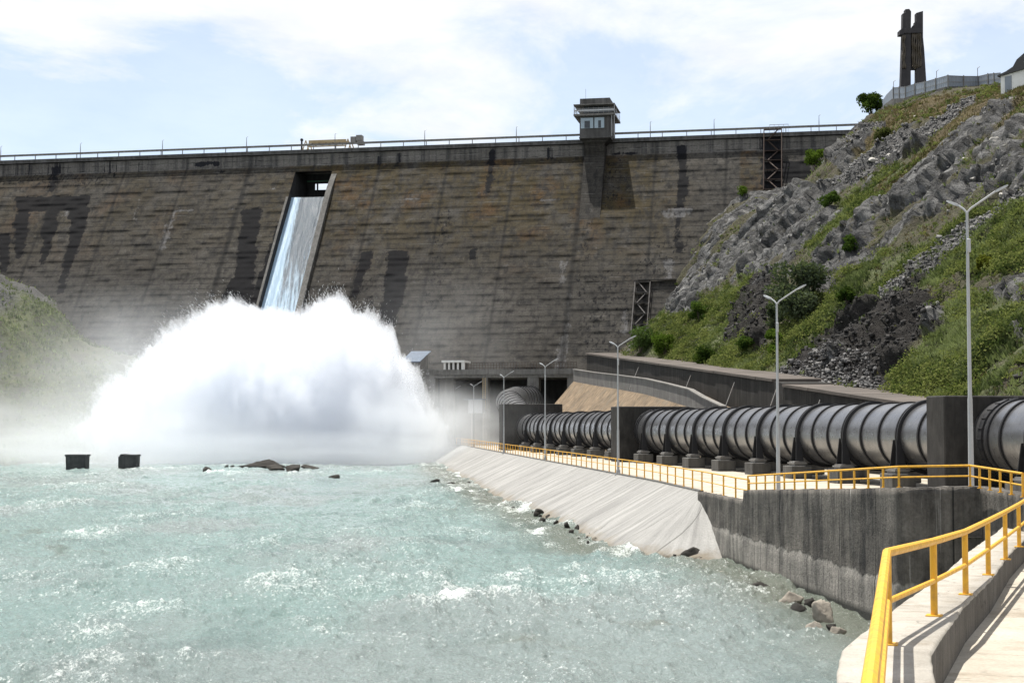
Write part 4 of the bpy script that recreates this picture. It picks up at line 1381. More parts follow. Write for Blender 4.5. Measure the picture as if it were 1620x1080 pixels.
for k in range(40):
    u_ = gu(736) + (gu(912) - gu(736)) * k / 39
    mb.dbox(u_, u_ + 0.06, FD - 0.1, FD - 0.04, zsl1, zsl1 + 1.2)
for h_ in (0.4, 0.8, 1.2):
    mb.dbox(gu(736), gu(912), FD - 0.12, FD - 0.06, zsl1 + h_ - 0.05, zsl1 + h_)
mb.build('deck_railing', M['rusty'], ga)
mb = MB()
for u_ in (gu(763.5), gu(768)):
    mb.dbox(u_, u_ + 0.07, FD + 0.05, FD + 0.12, DZ + 6, zsl0)
for k in range(16):
    mb.dbox(gu(763.5), gu(768), FD + 0.06, FD + 0.1, DZ + 6.2 + k * 0.32, DZ + 6.27 + k * 0.32)
mb.build('ladder', M['crane_yellow'], ga)

# white pavilion and blue roofed shed on the gallery deck
pv = empty('pavilion', dpt(gu(717), 48, zsl1), 'small white pavilion with columns standing on the gallery deck at the dam foot', 'pavilion')
pu0, pu1 = gu(694), gu(725)
mb = MB(); mb.dbox(pu0 - 0.3, pu1 + 0.3, 46.5, 51.3, zsl1 + 1.4, zsl1 + 1.75); mb.build('roof', M['white_paint'], pv)
mb = MB(); mb.dbox(pu0 + .1, pu1 - .1, 47, 49.6, zsl1, zsl1 + 1.4); mb.build('wall', M['block_gray'], pv)
for k in range(5):
    u_ = pu0 + (pu1 - pu0 - 0.3) * k / 4
    w_ = 0.3 if k < 4 else 0.55
    mb = MB(); mb.dbox(u_, u_ + w_, 50.6, 51.0, zsl1, zsl1 + 1.4); mb.build('column', M['white_paint'], pv)
sh = empty('blue_roofed_shed', dpt(gu(668), 46, zsl1), 'shed with a pale blue sloping roof at the right edge of the spray', 'shed')
su0, su1 = gu(625), gu(654)
mb = MB(); mb.hexa([dpt(su0, 51, zsl1 + 1.5), dpt(su1 + .2, 51, zsl1 + 1.5), dpt(su1 + .4, 44, zsl1 + 3.6), dpt(su0, 44, zsl1 + 3.6), dpt(su0, 51, zsl1 + 1.62), dpt(su1 + .2, 51, zsl1 + 1.62), dpt(su1 + .4, 44, zsl1 + 3.72), dpt(su0, 44, zsl1 + 3.72)])
mb.build('roof', M['blue_sheet'], sh)
mb = MB(); mb.hexa([dpt(su0, 50.5, zsl1), dpt(su1, 50.5, zsl1), dpt(su1, 44.5, zsl1), dpt(su0, 44.5, zsl1), dpt(su0, 50.5, zsl1 + 1.6), dpt(su1, 50.5, zsl1 + 1.6), dpt(su1, 44.5, zsl1 + 3.4), dpt(su0, 44.5, zsl1 + 3.4)])
mb.build('wall', M['conc_mid'], sh)
# pale box cabin hanging in front of the gallery
bx = empty('box_cabin', dpt(gu(757), FD + 2, 7), 'pale blue-white box cabin on stilts in front of the gallery opening', 'cabin')
b0, b1 = gu(746), gu(768)
zc0, zc1 = P(757, 653, 248)[2], P(757, 632, 248)[2]
mb = MB(); mb.dbox(b0, b1, FD + 0.2, FD + 2.4, zc0, zc1); mb.build('body', M['shade_white'], bx)
mb = MB(); mb.dbox(b0 - 0.8, b1 + 0.2, FD - 0.2, FD + 2.8, zc1, zc1 + 0.15); mb.build('roof', M['blue_sheet'], bx)
for u_ in (b0 + 0.1, b1 - 0.3):
    mb = MB(); mb.dbox(u_, u_ + 0.2, FD + 0.5, FD + 0.7, DZ, zc0); mb.build('stilt', M['steel_grey'], bx)
# ================================================================== HILLSIDE
FENCE = [(1397, 171, 258), (1403, 165, 246), (1409, 161, 236), (1414, 157, 227), (1433, 156, 222), (1448, 151, 220), (1464, 147, 217), (1481, 143, 214), (1499, 138, 211), (1524, 138, 213), (1548, 137, 214), (1564, 134, 211), (1583, 132, 207)]
ctrl = []
for (px, py, Y) in FENCE[::2]:
    p = P(px, py + 3, Y); ctrl.append(p)
    ctrl.append((p[0] + 9, p[1] + 14, p[2] + 2.0))
for (px, py) in ((1005, 552), (1058, 480), (1120, 368), (1180, 310), (1225, 300), (1265, 291), (1290, 277), (1312, 258), (1335, 237), (1354, 214)):
    u_, z_ = dam_hit(px, py + 4); q = dpt(u_, float(dam_off(z_)) + 0.5, z_); ctrl.append(q); ctrl.append(P(px + 3, py + 12, q[1] - 7)); ctrl.append(P(px + 8, py + 22, q[1] - 15))
ctrl += [P(1362, 200, 283), P(1385, 182, 262), dpt(75, 2, 68), dpt(88, 2, 72), dpt(60, -25, 63), dpt(85, -25, 70), (70, 250, 58.5), (92, 225, 60), (95, 250, 62)]
ctrl += [P(1585, 152, 182), P(1620, 140, 172), (72, 176, 48), (88, 176, 55), (95, 200, 58)]
for Y in (62, 85, 110, 135, 160, 185, 210, 232):
    ctrl.append((fl_front(Y) + 4.7, Y, fl_top(Y) - 0.25))
    ctrl.append((fl_front(Y) + 1.0, Y, fl_top(Y) - 3.0))
ctrl += [P(985, 562, 248), P(1000, 552, 260), P(1320, 268, 240), P(1270, 318, 240), P(1200, 372, 245), P(1362, 222, 243), P(1385, 192, 240), P(1345, 240, 255), P(1240, 318, 262)]
for (x, y, z) in ((50, 62, 18), (70, 62, 36), (50, 90, 20.5), (66, 90, 34.5), (85, 90, 48), (44, 120, 20.5), (60, 120, 34), (80, 120, 49), (40, 150, 22), (52, 150, 33), (70, 150, 45), (85, 140, 52), (33, 190, 24), (24, 222, 24)):
    ctrl.append((x, y, z))
ctrl = np.array(ctrl, float)


def tps_fit(C):
    n = len(C)
    d = np.hypot(C[:, 0][:, None] - C[:, 0], C[:, 1][:, None] - C[:, 1])
    K = np.where(d > 0, d * d * np.log(np.maximum(d, 1e-9)), 0) + np.eye(n) * 6.0
    Pm = np.column_stack([np.ones(n), C[:, 0], C[:, 1]])
    A = np.zeros((n + 3, n + 3)); A[:n, :n] = K; A[:n, n:] = Pm; A[n:, :n] = Pm.T
    return np.linalg.solve(A, np.concatenate([C[:, 2], np.zeros(3)]))


TW = tps_fit(ctrl)


def hz(x, y):
    x = np.asarray(x, float); y = np.asarray(y, float)
    sh = x.shape
    x = x.ravel(); y = y.ravel()
    out = np.empty(len(x))
    for s in range(0, len(x), 20000):
        xs, ys = x[s:s + 20000], y[s:s + 20000]
        d2 = (xs[:, None] - ctrl[:, 0]) ** 2 + (ys[:, None] - ctrl[:, 1]) ** 2
        out[s:s + 20000] = (0.5 * d2 * np.log(np.maximum(d2, 1e-9))) @ TW[:-3] + TW[-3] + TW[-2] * xs + TW[-1] * ys
    return out.reshape(sh)


ROCKP = [[(1056, 492), (1066, 450), (1095, 400), (1120, 358), (1160, 312), (1230, 296), (1300, 285), (1345, 300), (1335, 335), (1290, 352), (1272, 402), (1238, 398), (1205, 425), (1150, 442), (1112, 462), (1105, 495), (1062, 500)],
         [(1285, 412), (1325, 365), (1400, 318), (1440, 285), (1470, 262), (1500, 240), (1530, 230), (1525, 255), (1480, 300), (1440, 322), (1395, 350), (1350, 400), (1322, 436), (1290, 436)],
         [(1340, 400), (1400, 372), (1440, 340), (1500, 300), (1560, 262), (1600, 230), (1624, 220), (1624, 262), (1590, 290), (1540, 300), (1490, 330), (1440, 362), (1380, 420), (1340, 425)],
         [(1540, 240), (1560, 205), (1590, 185), (1624, 170), (1624, 215), (1590, 225), (1560, 255), (1545, 262)],
         [(1310, 255), (1350, 218), (1400, 196), (1398, 210), (1360, 240), (1330, 272)], [(1370, 258), (1400, 240), (1440, 225), (1470, 222), (1440, 240), (1400, 262)],
         [(1560, 468), (1590, 440), (1624, 420), (1624, 475), (1590, 480)], [(1610, 500), (1624, 490), (1624, 530), (1605, 540)], [(1478, 480), (1500, 470), (1500, 520), (1470, 540)],
         [(1290, 432), (1325, 440), (1320, 470), (1292, 466)]]
DARKP = [[(1150, 535), (1165, 492), (1195, 430), (1230, 428), (1222, 500), (1215, 555), (1180, 545)],
         [(1228, 595), (1300, 540), (1380, 480), (1440, 445), (1475, 470), (1500, 520), (1440, 560), (1412, 612), (1330, 606), (1236, 602)],
         [(1395, 480), (1450, 430), (1470, 440), (1420, 485)]]
SCREEP = [[(1300, 300), (1345, 262), (1400, 230), (1480, 185), (1545, 152), (1548, 162), (1490, 205), (1420, 250), (1350, 285), (1315, 305)],
          [(1395, 468), (1450, 415), (1510, 372), (1560, 335), (1624, 285), (1624, 316), (1560, 365), (1500, 405), (1455, 440), (1400, 486)],
          [(1190, 600), (1300, 560), (1380, 570), (1400, 612), (1260, 606)], [(1350, 215), (1390, 190), (1400, 196), (1365, 236), (1340, 250)]]
GREENP = [[(1400, 625), (1445, 560), (1500, 500), (1560, 470), (1624, 440), (1624, 640), (1400, 640)], [(1300, 520), (1380, 440), (1450, 390), (1540, 330), (1624, 300), (1624, 420), (1500, 440), (1420, 470), (1340, 510), (1290, 560)],
          [(1010, 560), (1045, 500), (1110, 490), (1190, 470), (1195, 560), (1240, 590), (1110, 580)], [(1215, 545), (1280, 470), (1350, 430), (1400, 400), (1420, 415), (1340, 490), (1240, 590), (1205, 590)],
          [(1330, 320), (1420, 250), (1445, 255), (1400, 300), (1310, 400), (1280, 400)], [(1110, 470), (1200, 430), (1200, 470), (1110, 490)]]
TANP = [[(1395, 175), (1500, 145), (1585, 140), (1624, 135), (1624, 170), (1540, 210), (1440, 290), (1330, 380), (1310, 390), (1390, 290), (1480, 220), (1530, 170), (1450, 195), (1370, 250), (1330, 270), (1360, 215)]]


def pmask(px, py, polys, jit=9.0, seed=0):
    jx = px + (fbm(px * 0.035, py * 0.035, octv=4, seed=seed + 1) - 0.5) * jit * 4
    jy = py + (fbm(px * 0.035, py * 0.035, octv=4, seed=seed + 2) - 0.5) * jit * 4
    m = np.zeros(px.shape)
    for pl in polys:
        m = np.maximum(m, in_poly(jx, jy, pl) * 1.0)
    return m


# parameter grid: rows along the valley, columns up the slope
yr = np.concatenate([np.arange(52, 150, 0.30), np.arange(150, 318, 0.42)])
sc = np.concatenate([np.arange(-2.0, 46, 0.27), np.arange(46, 92, 0.7)])
def toe_x(Y): return np.where(Y < 236, fl_front(Y) + 4.4, fl_front(236) + 4.4 - 0.45 * (Y - 236))
YY, SS = np.meshgrid(yr, sc, indexing='ij')
XX = toe_x(YY) + SS
ZB = hz(XX, YY)
PX, PY = to_px(XX, YY, ZB)
rock = pmask(PX, PY, ROCKP, 5, 1); dark = pmask(PX, PY, DARKP, 6, 5); scree = pmask(PX, PY, SCREEP, 4, 9); green = pmask(PX, PY, GREENP, 9, 13); tanm = pmask(PX, PY, TANP, 9, 17)
# small chance outcrops everywhere
oc = fbm(SS * 0.07, YY * 0.22, octv=4, seed=23)
rock = rock * sstep(0.43, 0.50, fbm(SS * 0.09 + 5, YY * 0.28, octv=5, seed=25))
rock = np.maximum(rock, sstep(0.66, 0.72, oc) * 0.8 * (1 - green))
def blur(m, k):
    for _ in range(k):
        m = m.copy()
        m[1:-1] = (m[:-2] + 2 * m[1:-1] + m[2:]) / 4
        m[:, 1:-1] = (m[:, :-2] + 2 * m[:, 1:-1] + m[:, 2:]) / 4
    return m
rb = blur(np.maximum(rock, dark * 0.7), 2)
# strata run up the slope; blocky ridged relief
wx = (fbm(SS * 0.15, YY * 0.15, octv=3, seed=27) - 0.5) * 5
st1 = fbm((SS + wx) * 0.085, (YY + wx) * 0.34, octv=6, seed=29, ridged=True, gain=0.58)
st2 = fbm(SS * 0.55, YY * 0.9, octv=5, seed=33, ridged=True, gain=0.6)
cell = np.floor(fbm((SS + wx) * 0.16, (YY + wx * .6) * 0.45, octv=3, seed=37) * 9) / 9
def facets(a, b, seed):
    """angular blocks: every cell is a tilted plane at its own height; also returns the distance to the cell border"""
    ai, bi = np.floor(a), np.floor(b)
    d1 = np.full(a.shape, 9.0); d2 = np.full(a.shape, 9.0); hgt = np.zeros(a.shape)
    for i in (-1, 0, 1):
        for j in (-1, 0, 1):
            ca, cb = ai + i, bi + j
            o = ca * 0
            qa = ca + 0.1 + 0.8 * _h(ca, cb, o, seed); qb = cb + 0.1 + 0.8 * _h(ca, cb, o, seed + 1)
            d = np.hypot(a - qa, b - qb)
            hh = (_h(ca, cb, o, seed + 2) - 0.5) + (a - qa) * (_h(ca, cb, o, seed + 3) - 0.62) * 1.3 + (b - qb) * (_h(ca, cb, o, seed + 4) - 0.5) * 1.6
            n1 = d < d1
            d2 = np.where(n1, d1, np.minimum(d2, d)); hgt = np.where(n1, hh, hgt); d1 = np.where(n1, d, d1)
    return hgt, d2 - d1


wy = (fbm(SS * 0.4 + 7, YY * 0.4, octv=3, seed=65) - 0.5) * 1.6
fa1, fe1 = facets((SS + wx) * 0.055 + YY * 0.03, (YY + wy) * 0.34, 301)
fa2, fe2 = facets((SS + wy) * 0.20 + YY * 0.06, (YY + wx) * 0.95 - SS * 0.12, 311)
fa3, fe3 = facets(SS * 0.75, YY * 2.0 + wy, 321)
rel = (st1 - 0.50) * 2.2 + fa1 * 1.7 + fa2 * 0.85 + fa3 * 0.34 - 1.0 * sstep(0.13, 0.0, fe1) - 0.5 * sstep(0.14, 0.0, fe2) - 0.2 * sstep(0.2, 0.0, fe3) + 0.3
soft = (fbm(SS * 0.10, YY * 0.22, octv=5, seed=43) - 0.5) * 2.2 + (fbm(SS * 0.45, YY * 0.5, octv=5, seed=47) - 0.5) * 1.3
rough = (fbm(SS * 1.2, YY * 1.5, octv=4, seed=49, ridged=True) - 0.5) * 0.55
gate = sstep(0.0, 3.0, SS)
disp = rb * rel + (1 - rb) * soft + scree * rough + dark * (rough * 0.8 + (fbm((SS + wx) * 0.12, (YY + wx) * 0.55, octv=5, seed=67, ridged=True) - 0.5) * 2.0) + (1 - rb) * (fbm(SS * 2.2, YY * 2.2, octv=3, seed=51) - 0.5) * 0.25
damp = 1 - 0.75 * sstep(130, 175, 400 - PY) * (PX > 1380)
fy = np.interp(PX, [f[0] for f in FENCE], [f[1] for f in FENCE])
damp = np.where(PX > 1385, 0.12 + 0.88 * sstep(2, 34, PY - fy), 1.0)
crk = fbm((SS + wx) * 0.22, (YY + wx) * 0.85, octv=4, seed=61, ridged=True)
crk2 = fbm(SS * 0.8 + wx, YY * 0.55, octv=3, seed=63, ridged=True)
disp = disp - rb * 0.7 * sstep(0.76, 0.92, crk)
disp = disp * gate * 0.95 * damp
# push along the slope normal
gx = np.gradient(ZB, axis=1) / np.maximum(np.gradient(XX, axis=1), 1e-3)
nl_ = np.sqrt(1 + gx ** 2)
XH = XX - gx / nl_ * disp; ZH = ZB + disp / nl_; YH = YY - disp * 0.15
# tint values, worked out once per vertex
tint = fbm(SS * 0.25, YY * 0.35, octv=5, seed=57)


def hill_mat():
    m, nt, out = new_mat('hillside')
    r_, d_, s_, g_, t_ = (attr(nt, k) for k in ('rock', 'dark', 'scree', 'green', 'tan'))
    p = pos(nt)
    n1 = noise(nt, p, 0.35, 8, 0.65); n2 = noise(nt, p, 1.7, 7, 0.7); n3 = noise(nt, p, 7.0, 5, 0.7)
    soil = mixc(nt, ramp(nt, n2, [(0.35, 0.0), (0.65, 1.0)]), (0.045, 0.042, 0.034), (0.105, 0.092, 0.068))
    grass = mixc(nt, ramp(nt, n2, [(0.3, 0.0), (0.7, 1.0)]), (0.058, 0.068, 0.034), (0.150, 0.168, 0.085))
    grass = mixc(nt, ramp(nt, n1, [(0.55, 0.0), (0.75, 0.7)]), grass, (0.12, 0.115, 0.03))
    tang = mixc(nt, ramp(nt, n2, [(0.3, 0.0), (0.7, 1.0)]), (0.080, 0.062, 0.038), (0.175, 0.128, 0.076))
    c = mixc(nt, mth(nt, 'MULTIPLY', t_, ramp(nt, n1, [(0.28, 0.2), (0.55, 1.0)])), soil, tang)
    gm = mth(nt, 'MULTIPLY', mth(nt, 'ADD', mth(nt, 'MULTIPLY', g_, 0.85), 0.22), ramp(nt, n1, [(0.33, 0.0), (0.52, 1.0)]))
    c = mixc(nt, gm, c, grass)
    n5 = noise(nt, pos(nt, (0.45, 1.3, 0.45)), 1.5, 8, 0.75)
    rk = mixc(nt, ramp(nt, n5, [(0.34, 0.0), (0.66, 1.0)]), (0.026, 0.027, 0.029), (0.185, 0.183, 0.18))
    rk = mixc(nt, ramp(nt, noise(nt, pos(nt, (0.5, 0.5, 0.5), loc=(4, 4, 4)), 2.0, 6, 0.65), [(0.58, 0.0), (0.72, 0.55)]), rk, (0.13, 0.12, 0.07))
    vor = nd(nt, 'ShaderNodeTexVoronoi', {'Vector': nd(nt, 'ShaderNodeVectorMath', {0: pos(nt, (0.42, 1.5, 0.42)), 1: nd(nt, 'ShaderNodeVectorMath', {0: nd(nt, 'ShaderNodeTexNoise', {'Vector': p, 'Scale': 0.9, 'Detail': 4.0}).outputs[1], 1: (0.7, 0.7, 0.7)}, operation='MULTIPLY').outputs[0]}, operation='ADD').outputs[0], 'Scale': 1.25})
    vtone = nd(nt, 'ShaderNodeSeparateColor', {0: vor.outputs['Color']}).outputs[0]
    rk = mixc(nt, 0.85, rk, ramp(nt, vtone, [(0.0, 0.55), (0.6, 1.0), (1.0, 1.55)]), 'MULTIPLY')
    dk = mixc(nt, ramp(nt, n2, [(0.35, 0.0), (0.72, 1.0)]), (0.020, 0.0185, 0.019), (0.058, 0.055, 0.054))
    sc_ = mixc(nt, ramp(nt, n3, [(0.35, 0.0), (0.65, 1.0)]), (0.06, 0.059, 0.060), (0.16, 0.158, 0.16))
    gm_ = nd(nt, 'ShaderNodeNewGeometry')
    e = mth(nt, 'SUBTRACT', n3, 0.5)
    def soft(a): return ramp(nt, mth(nt, 'ADD', a, mth(nt, 'MULTIPLY', mth(nt, 'ADD', e, mth(nt, 'MULTIPLY', mth(nt, 'SUBTRACT', n2, 0.5), 0.8)), 0.9)), [(0.38, 0.0), (0.62, 1.0)])
    c = mixc(nt, mth(nt, 'MULTIPLY', soft(s_), 0.85), c, sc_)
    c = mixc(nt, mth(nt, 'MULTIPLY', soft(d_), 0.92), c, dk)
    c = mixc(nt, soft(r_), c, rk)
    c = mixc(nt, 0.7, c, ramp(nt, n3, [(0.25, 0.5), (0.72, 1.15)]), 'MULTIPLY')
    h = mth(nt, 'ADD', mth(nt, 'ADD', n3, mth(nt, 'MULTIPLY', n2, 1.5)), mth(nt, 'MULTIPLY', mth(nt, 'MULTIPLY', r_, mth(nt, 'ADD', vtone, vor.outputs['Distance'])), 1.6))
    principled(nt, out, c, 0.95, normal=bump(nt, h, 0.9, 0.30), spec=0.1)
    return m


M['hill'] = hill_mat()
hill = struct('hillside', np.stack([XH, YH, ZH], -1).reshape(-1, 3), grid_faces(*XX.shape)[:, ::-1], M['hill'], smooth=False,
              attrs={'rock': blur(rock, 1), 'dark': blur(dark, 1), 'scree': blur(scree, 1), 'green': blur(green, 3), 'tan': blur(tanm, 3)})

HPX, HPY = to_px(XH, YH, ZH)
nyr, nsc = XX.shape


def hill_at(px, py):
    """nearest hill vertex seen at a photo pixel (front-most)"""
    d = (HPX - px) ** 2 + (HPY - py) ** 2
    ok = d < 9.0
    if not ok.any():
        k = np.argmin(d)
    else:
        k = np.argmin(np.where(ok, YH, 1e9))
    i, j = np.unravel_index(k, d.shape)
    return Vector((XH[i, j], YH[i, j], ZH[i, j]))


# ------------------------------------------------------------------ grass tufts and loose stones on the slope
def scatter_idx(w, n, seed):
    g = np.random.default_rng(seed)
    vis = (HPX > 960) & (HPX < 1680) & (HPY > 60) & (HPY < 700)
    area = np.broadcast_to(np.gradient(YY, axis=0) * np.gradient(XX, axis=1), XX.shape) / np.maximum(YY, 40) ** 1.2
    pr = (w * vis * area).ravel(); pr = pr / pr.sum()
    k = g.choice(len(pr), n, p=pr)
    return np.unravel_index(k, XX.shape), g


def leaf_mat(name, c1, c2, trans=0.35):
    m, nt, out = new_mat(name)
    t = attr(nt, 'tint')
    c = mixc(nt, t, c1, c2)
    d = nd(nt, 'ShaderNodeBsdfDiffuse', {0: c, 1: 0.6})
    tr = nd(nt, 'ShaderNodeBsdfTranslucent', {0: mixc(nt, 0.5, c, (0.10, 0.14, 0.02))})
    mx = nd(nt, 'ShaderNodeMixShader', {0: trans, 1: d.outputs[0], 2: tr.outputs[0]})
    nt.links.new(mx.outputs[0], out.inputs[0])
    return m


def tufts(name, label, w, n, seed, hmin, hmax, mat, blades=5):
    (ii, jj), g = scatter_idx(w, n, seed)
    base = np.stack([XH[ii, jj], YH[ii, jj], ZH[ii, jj]], -1) + g.normal(0, 0.12, (n, 3)) * np.array([1, 1, 0.2])
    hgt = g.uniform(hmin, hmax, n) * (0.6 + 0.8 * fbm(base[:, 0] * 0.3, base[:, 1] * 0.3, octv=3, seed=seed))
    V = np.empty((n, blades, 3, 3)); T = np.empty((n, blades, 3))
    tn = np.clip(fbm(base[:, 0] * 0.4, base[:, 1] * 0.4, octv=4, seed=seed + 3) * 3.0 - 1.0 + g.normal(0, 0.2, n), 0, 1)
    for b in range(blades):
        a = g.uniform(0, 2 * np.pi, n); w_ = hgt * g.uniform(0.14, 0.26, n)
        dx, dy = np.cos(a), np.sin(a)
        off = g.normal(0, 0.25, (n, 2)) * hgt[:, None]
        p = base.copy(); p[:, :2] += off; p[:, 2] -= 0.08
        V[:, b, 0] = p + np.stack([dx * w_, dy * w_, 0 * w_], -1)
        V[:, b, 1] = p - np.stack([dx * w_, dy * w_, 0 * w_], -1)
        ln = g.normal(0, 0.35, (n, 2)) * hgt[:, None]
        V[:, b, 2] = p + np.stack([ln[:, 0] - 0.15 * hgt, ln[:, 1], hgt * g.uniform(0.7, 1.1, n)], -1)
        T[:, b] = np.clip(tn + g.normal(0, 0.1, n), 0, 1)[:, None]
    F = np.arange(n * blades * 3).reshape(-1, 3)
    o = np_mesh(name, V.reshape(-1, 3), F, mat, attrs={'tint': T.ravel()})
    tag(o, label, 'grass', kind='stuff')


M['grass_g'] = leaf_mat('green_grass_blade', (0.055, 0.080, 0.032), (0.28, 0.32, 0.145), 0.35)
M['grass_t'] = leaf_mat('dry_grass_blade', (0.085, 0.070, 0.040), (0.21, 0.155, 0.095))
base_w = (1 - np.maximum(np.maximum(rock, dark), scree)) ** 2
tufts('green_grass', 'green grass and weeds growing over the lower hillside', (green * (1 - 0.7 * tanm) + 0.06) * (base_w * sstep(0.44, 0.58, fbm(SS * 0.22, YY * 0.3, octv=4, seed=71)) + 0.05), 52000, 5, 0.14, 0.50, M['grass_g'], 4)
tufts('dry_grass', 'tan dry grass growing over the upper hillside', (tanm + 0.10) * (base_w + 0.05), 30000, 6, 0.14, 0.40, M['grass_t'], 4)


def stones(name, label, w, n, seed, smin, smax, mat, cat='stones'):
    (ii, jj), g = scatter_idx(w, n, seed)
    c = np.stack([XH[ii, jj], YH[ii, jj], ZH[ii, jj]], -1) + g.normal(0, 0.2, (n, 3)) * np.array([1, 1, 0.1])
    return stone_mesh(name, label, c, g, smin, smax, mat, cat)


def stone_mesh(name, label, c, g, smin, smax, mat, cat='stones'):
    n = len(c)
    s = smin * (smax / smin) ** (g.random(n) ** 2.2)
    B = np.array([(-1, -1, -1), (1, -1, -1), (1, 1, -1), (-1, 1, -1), (-1, -1, 1), (1, -1, 1), (1, 1, 1), (-1, 1, 1)], float) * 0.5
    Fq = np.array([(3, 2, 1, 0), (4, 5, 6, 7), (0, 1, 5, 4), (1, 2, 6, 5), (2, 3, 7, 6), (3, 0, 4, 7)])
    V = B[None] * g.uniform(0.45, 1.2, (n, 1, 3)) + g.normal(0, 0.13, (n, 8, 3))
    a = g.uniform(0, 2 * np.pi, n); b = g.normal(0, 0.5, n)
    ca, sa, cb, sb = np.cos(a), np.sin(a), np.cos(b), np.sin(b)
    x, y, z = V[..., 0], V[..., 1], V[..., 2]
    x, z = x * cb[:, None] - z * sb[:, None], x * sb[:, None] + z * cb[:, None]
    x, y = x * ca[:, None] - y * sa[:, None], x * sa[:, None] + y * ca[:, None]
    V = np.stack([x, y, z], -1) * s[:, None, None] + c[:, None, :]
    F = (Fq[None] + (np.arange(n) * 8)[:, None, None]).reshape(-1, 4)
    o = np_mesh(name, V.reshape(-1, 3), F, mat, attrs={'tint': np.repeat(g.random(n), 8)})
    tag(o, label, cat, kind='stuff')
    return o


def stone_mat(name, c1, c2):
    m, nt, out = new_mat(name)
    n2 = noise(nt, pos(nt), 3.0, 6, 0.7)
    c = mixc(nt, attr(nt, 'tint'), c1, c2)
    c = mixc(nt, 0.7, c, ramp(nt, n2, [(0.3, 0.55), (0.7, 1.15)]), 'MULTIPLY')
    principled(nt, out, c, 0.92, normal=bump(nt, n2, 0.5, 0.1), spec=0.15)
    return m


M['stone_l'] = stone_mat('light_stone', (0.07, 0.07, 0.072), (0.21, 0.205, 0.20))
M['stone_d'] = stone_mat('dark_shale', (0.018, 0.0175, 0.018), (0.065, 0.062, 0.06))
stones('scree', 'grey scree of small broken stones in strips down the hillside', scree + rock * 0.05, 14000, 8, 0.10, 0.42, M['stone_l'])
stones('shale_debris', 'dark broken shale debris on the lower hillside', dark + 0.004, 6000, 9, 0.08, 0.40, M['stone_d'])


def boulder(px, py, size, label, name='boulder', cat='boulder', mat=None, at=None, flat=0.7, seed=0, sub_=3, group=None):
    g = np.random.default_rng(seed + 100)
    c = at if at is not None else hill_at(px, py)
    n1, n2 = 34, 20
    th = np.linspace(0, 2 * np.pi, n1, endpoint=False); ph = np.linspace(-np.pi / 2, np.pi / 2, n2)
    PH, TH = np.meshgrid(ph, th, indexing='ij')
    d = np.stack([np.cos(PH) * np.cos(TH), np.cos(PH) * np.sin(TH), np.sin(PH)], -1)
    r = np.full(PH.shape, 1.0)
    for _ in range(9):       # cut facets
        nrm_ = g.normal(0, 1, 3); nrm_ /= np.linalg.norm(nrm_)
        lim = g.uniform(0.30, 0.62)
        dt = d @ nrm_
        r = np.where(dt * r > lim, lim / np.maximum(dt, 1e-3), r)
    r = r * (0.86 + 0.28 * fbm(d[..., 0] * 3 + seed, d[..., 1] * 3, d[..., 2] * 3, octv=4, seed=seed))
    sx_, sy_, sz_ = size if isinstance(size, tuple) else (size, size * g.uniform(0.7, 1.0), size * flat)
    V = d * r[..., None] * np.array([sx_, sy_, sz_]) * 0.5
    a = g.uniform(-0.5, 0.5); ca, sa = math.cos(a), math.sin(a)
    V = np.stack([V[..., 0] * ca - V[..., 1] * sa, V[..., 0] * sa + V[..., 1] * ca, V[..., 2]], -1)
    V = V + np.array((c[0], c[1], c[2]))
    o = np_mesh(name, V.reshape(-1, 3), grid_faces(n2, n1, True), mat or M['stone_l'], attrs={'tint': np.full(PH.size, g.uniform(0.4, 1.0))})
    tag(o, label, cat, group)
    return o


M['stone_w'] = stone_mat('pale_boulder', (0.30, 0.29, 0.27), (0.42, 0.40, 0.37))
for i, (px, py, s, lab) in enumerate((
        (1570, 222, 1.5, 'pale boulder below the white hut in the dry grass near the right edge'), (1528, 250, 1.2, 'pale boulder in the dry grass above the rock ledges'),
        (1447, 182, 0.9, 'small pale boulder in the tan grass below the fence'), (1405, 245, 1.6, 'pale boulder beside the dark ledge below the scree strip'), (1380, 252, 1.9, 'broad grey boulder at the top of the scree near the dam end'),
        (1545, 280, 1.0, 'small pale boulder between the two rock ledges'), (1500, 335, 0.9, 'pale stone on the green slope left of the tall lamp'), (1582, 310, 1.0, 'flat pale stone on the scree strip right of the tall lamp'),
        (1570, 345, 0.8, 'flat pale stone in the green grass right of the tall lamp'), (1352, 608, 0.8, 'small dark boulder lying on the flume edge below the shale'), (1614, 590, 1.2, 'dark boulder at the right edge of the grass slope'))):
    boulder(px, py, s, lab, mat=M['stone_d'] if 'dark boulder' in lab else M['stone_w'], seed=i * 3 + 1, group='boulders on the hillside')


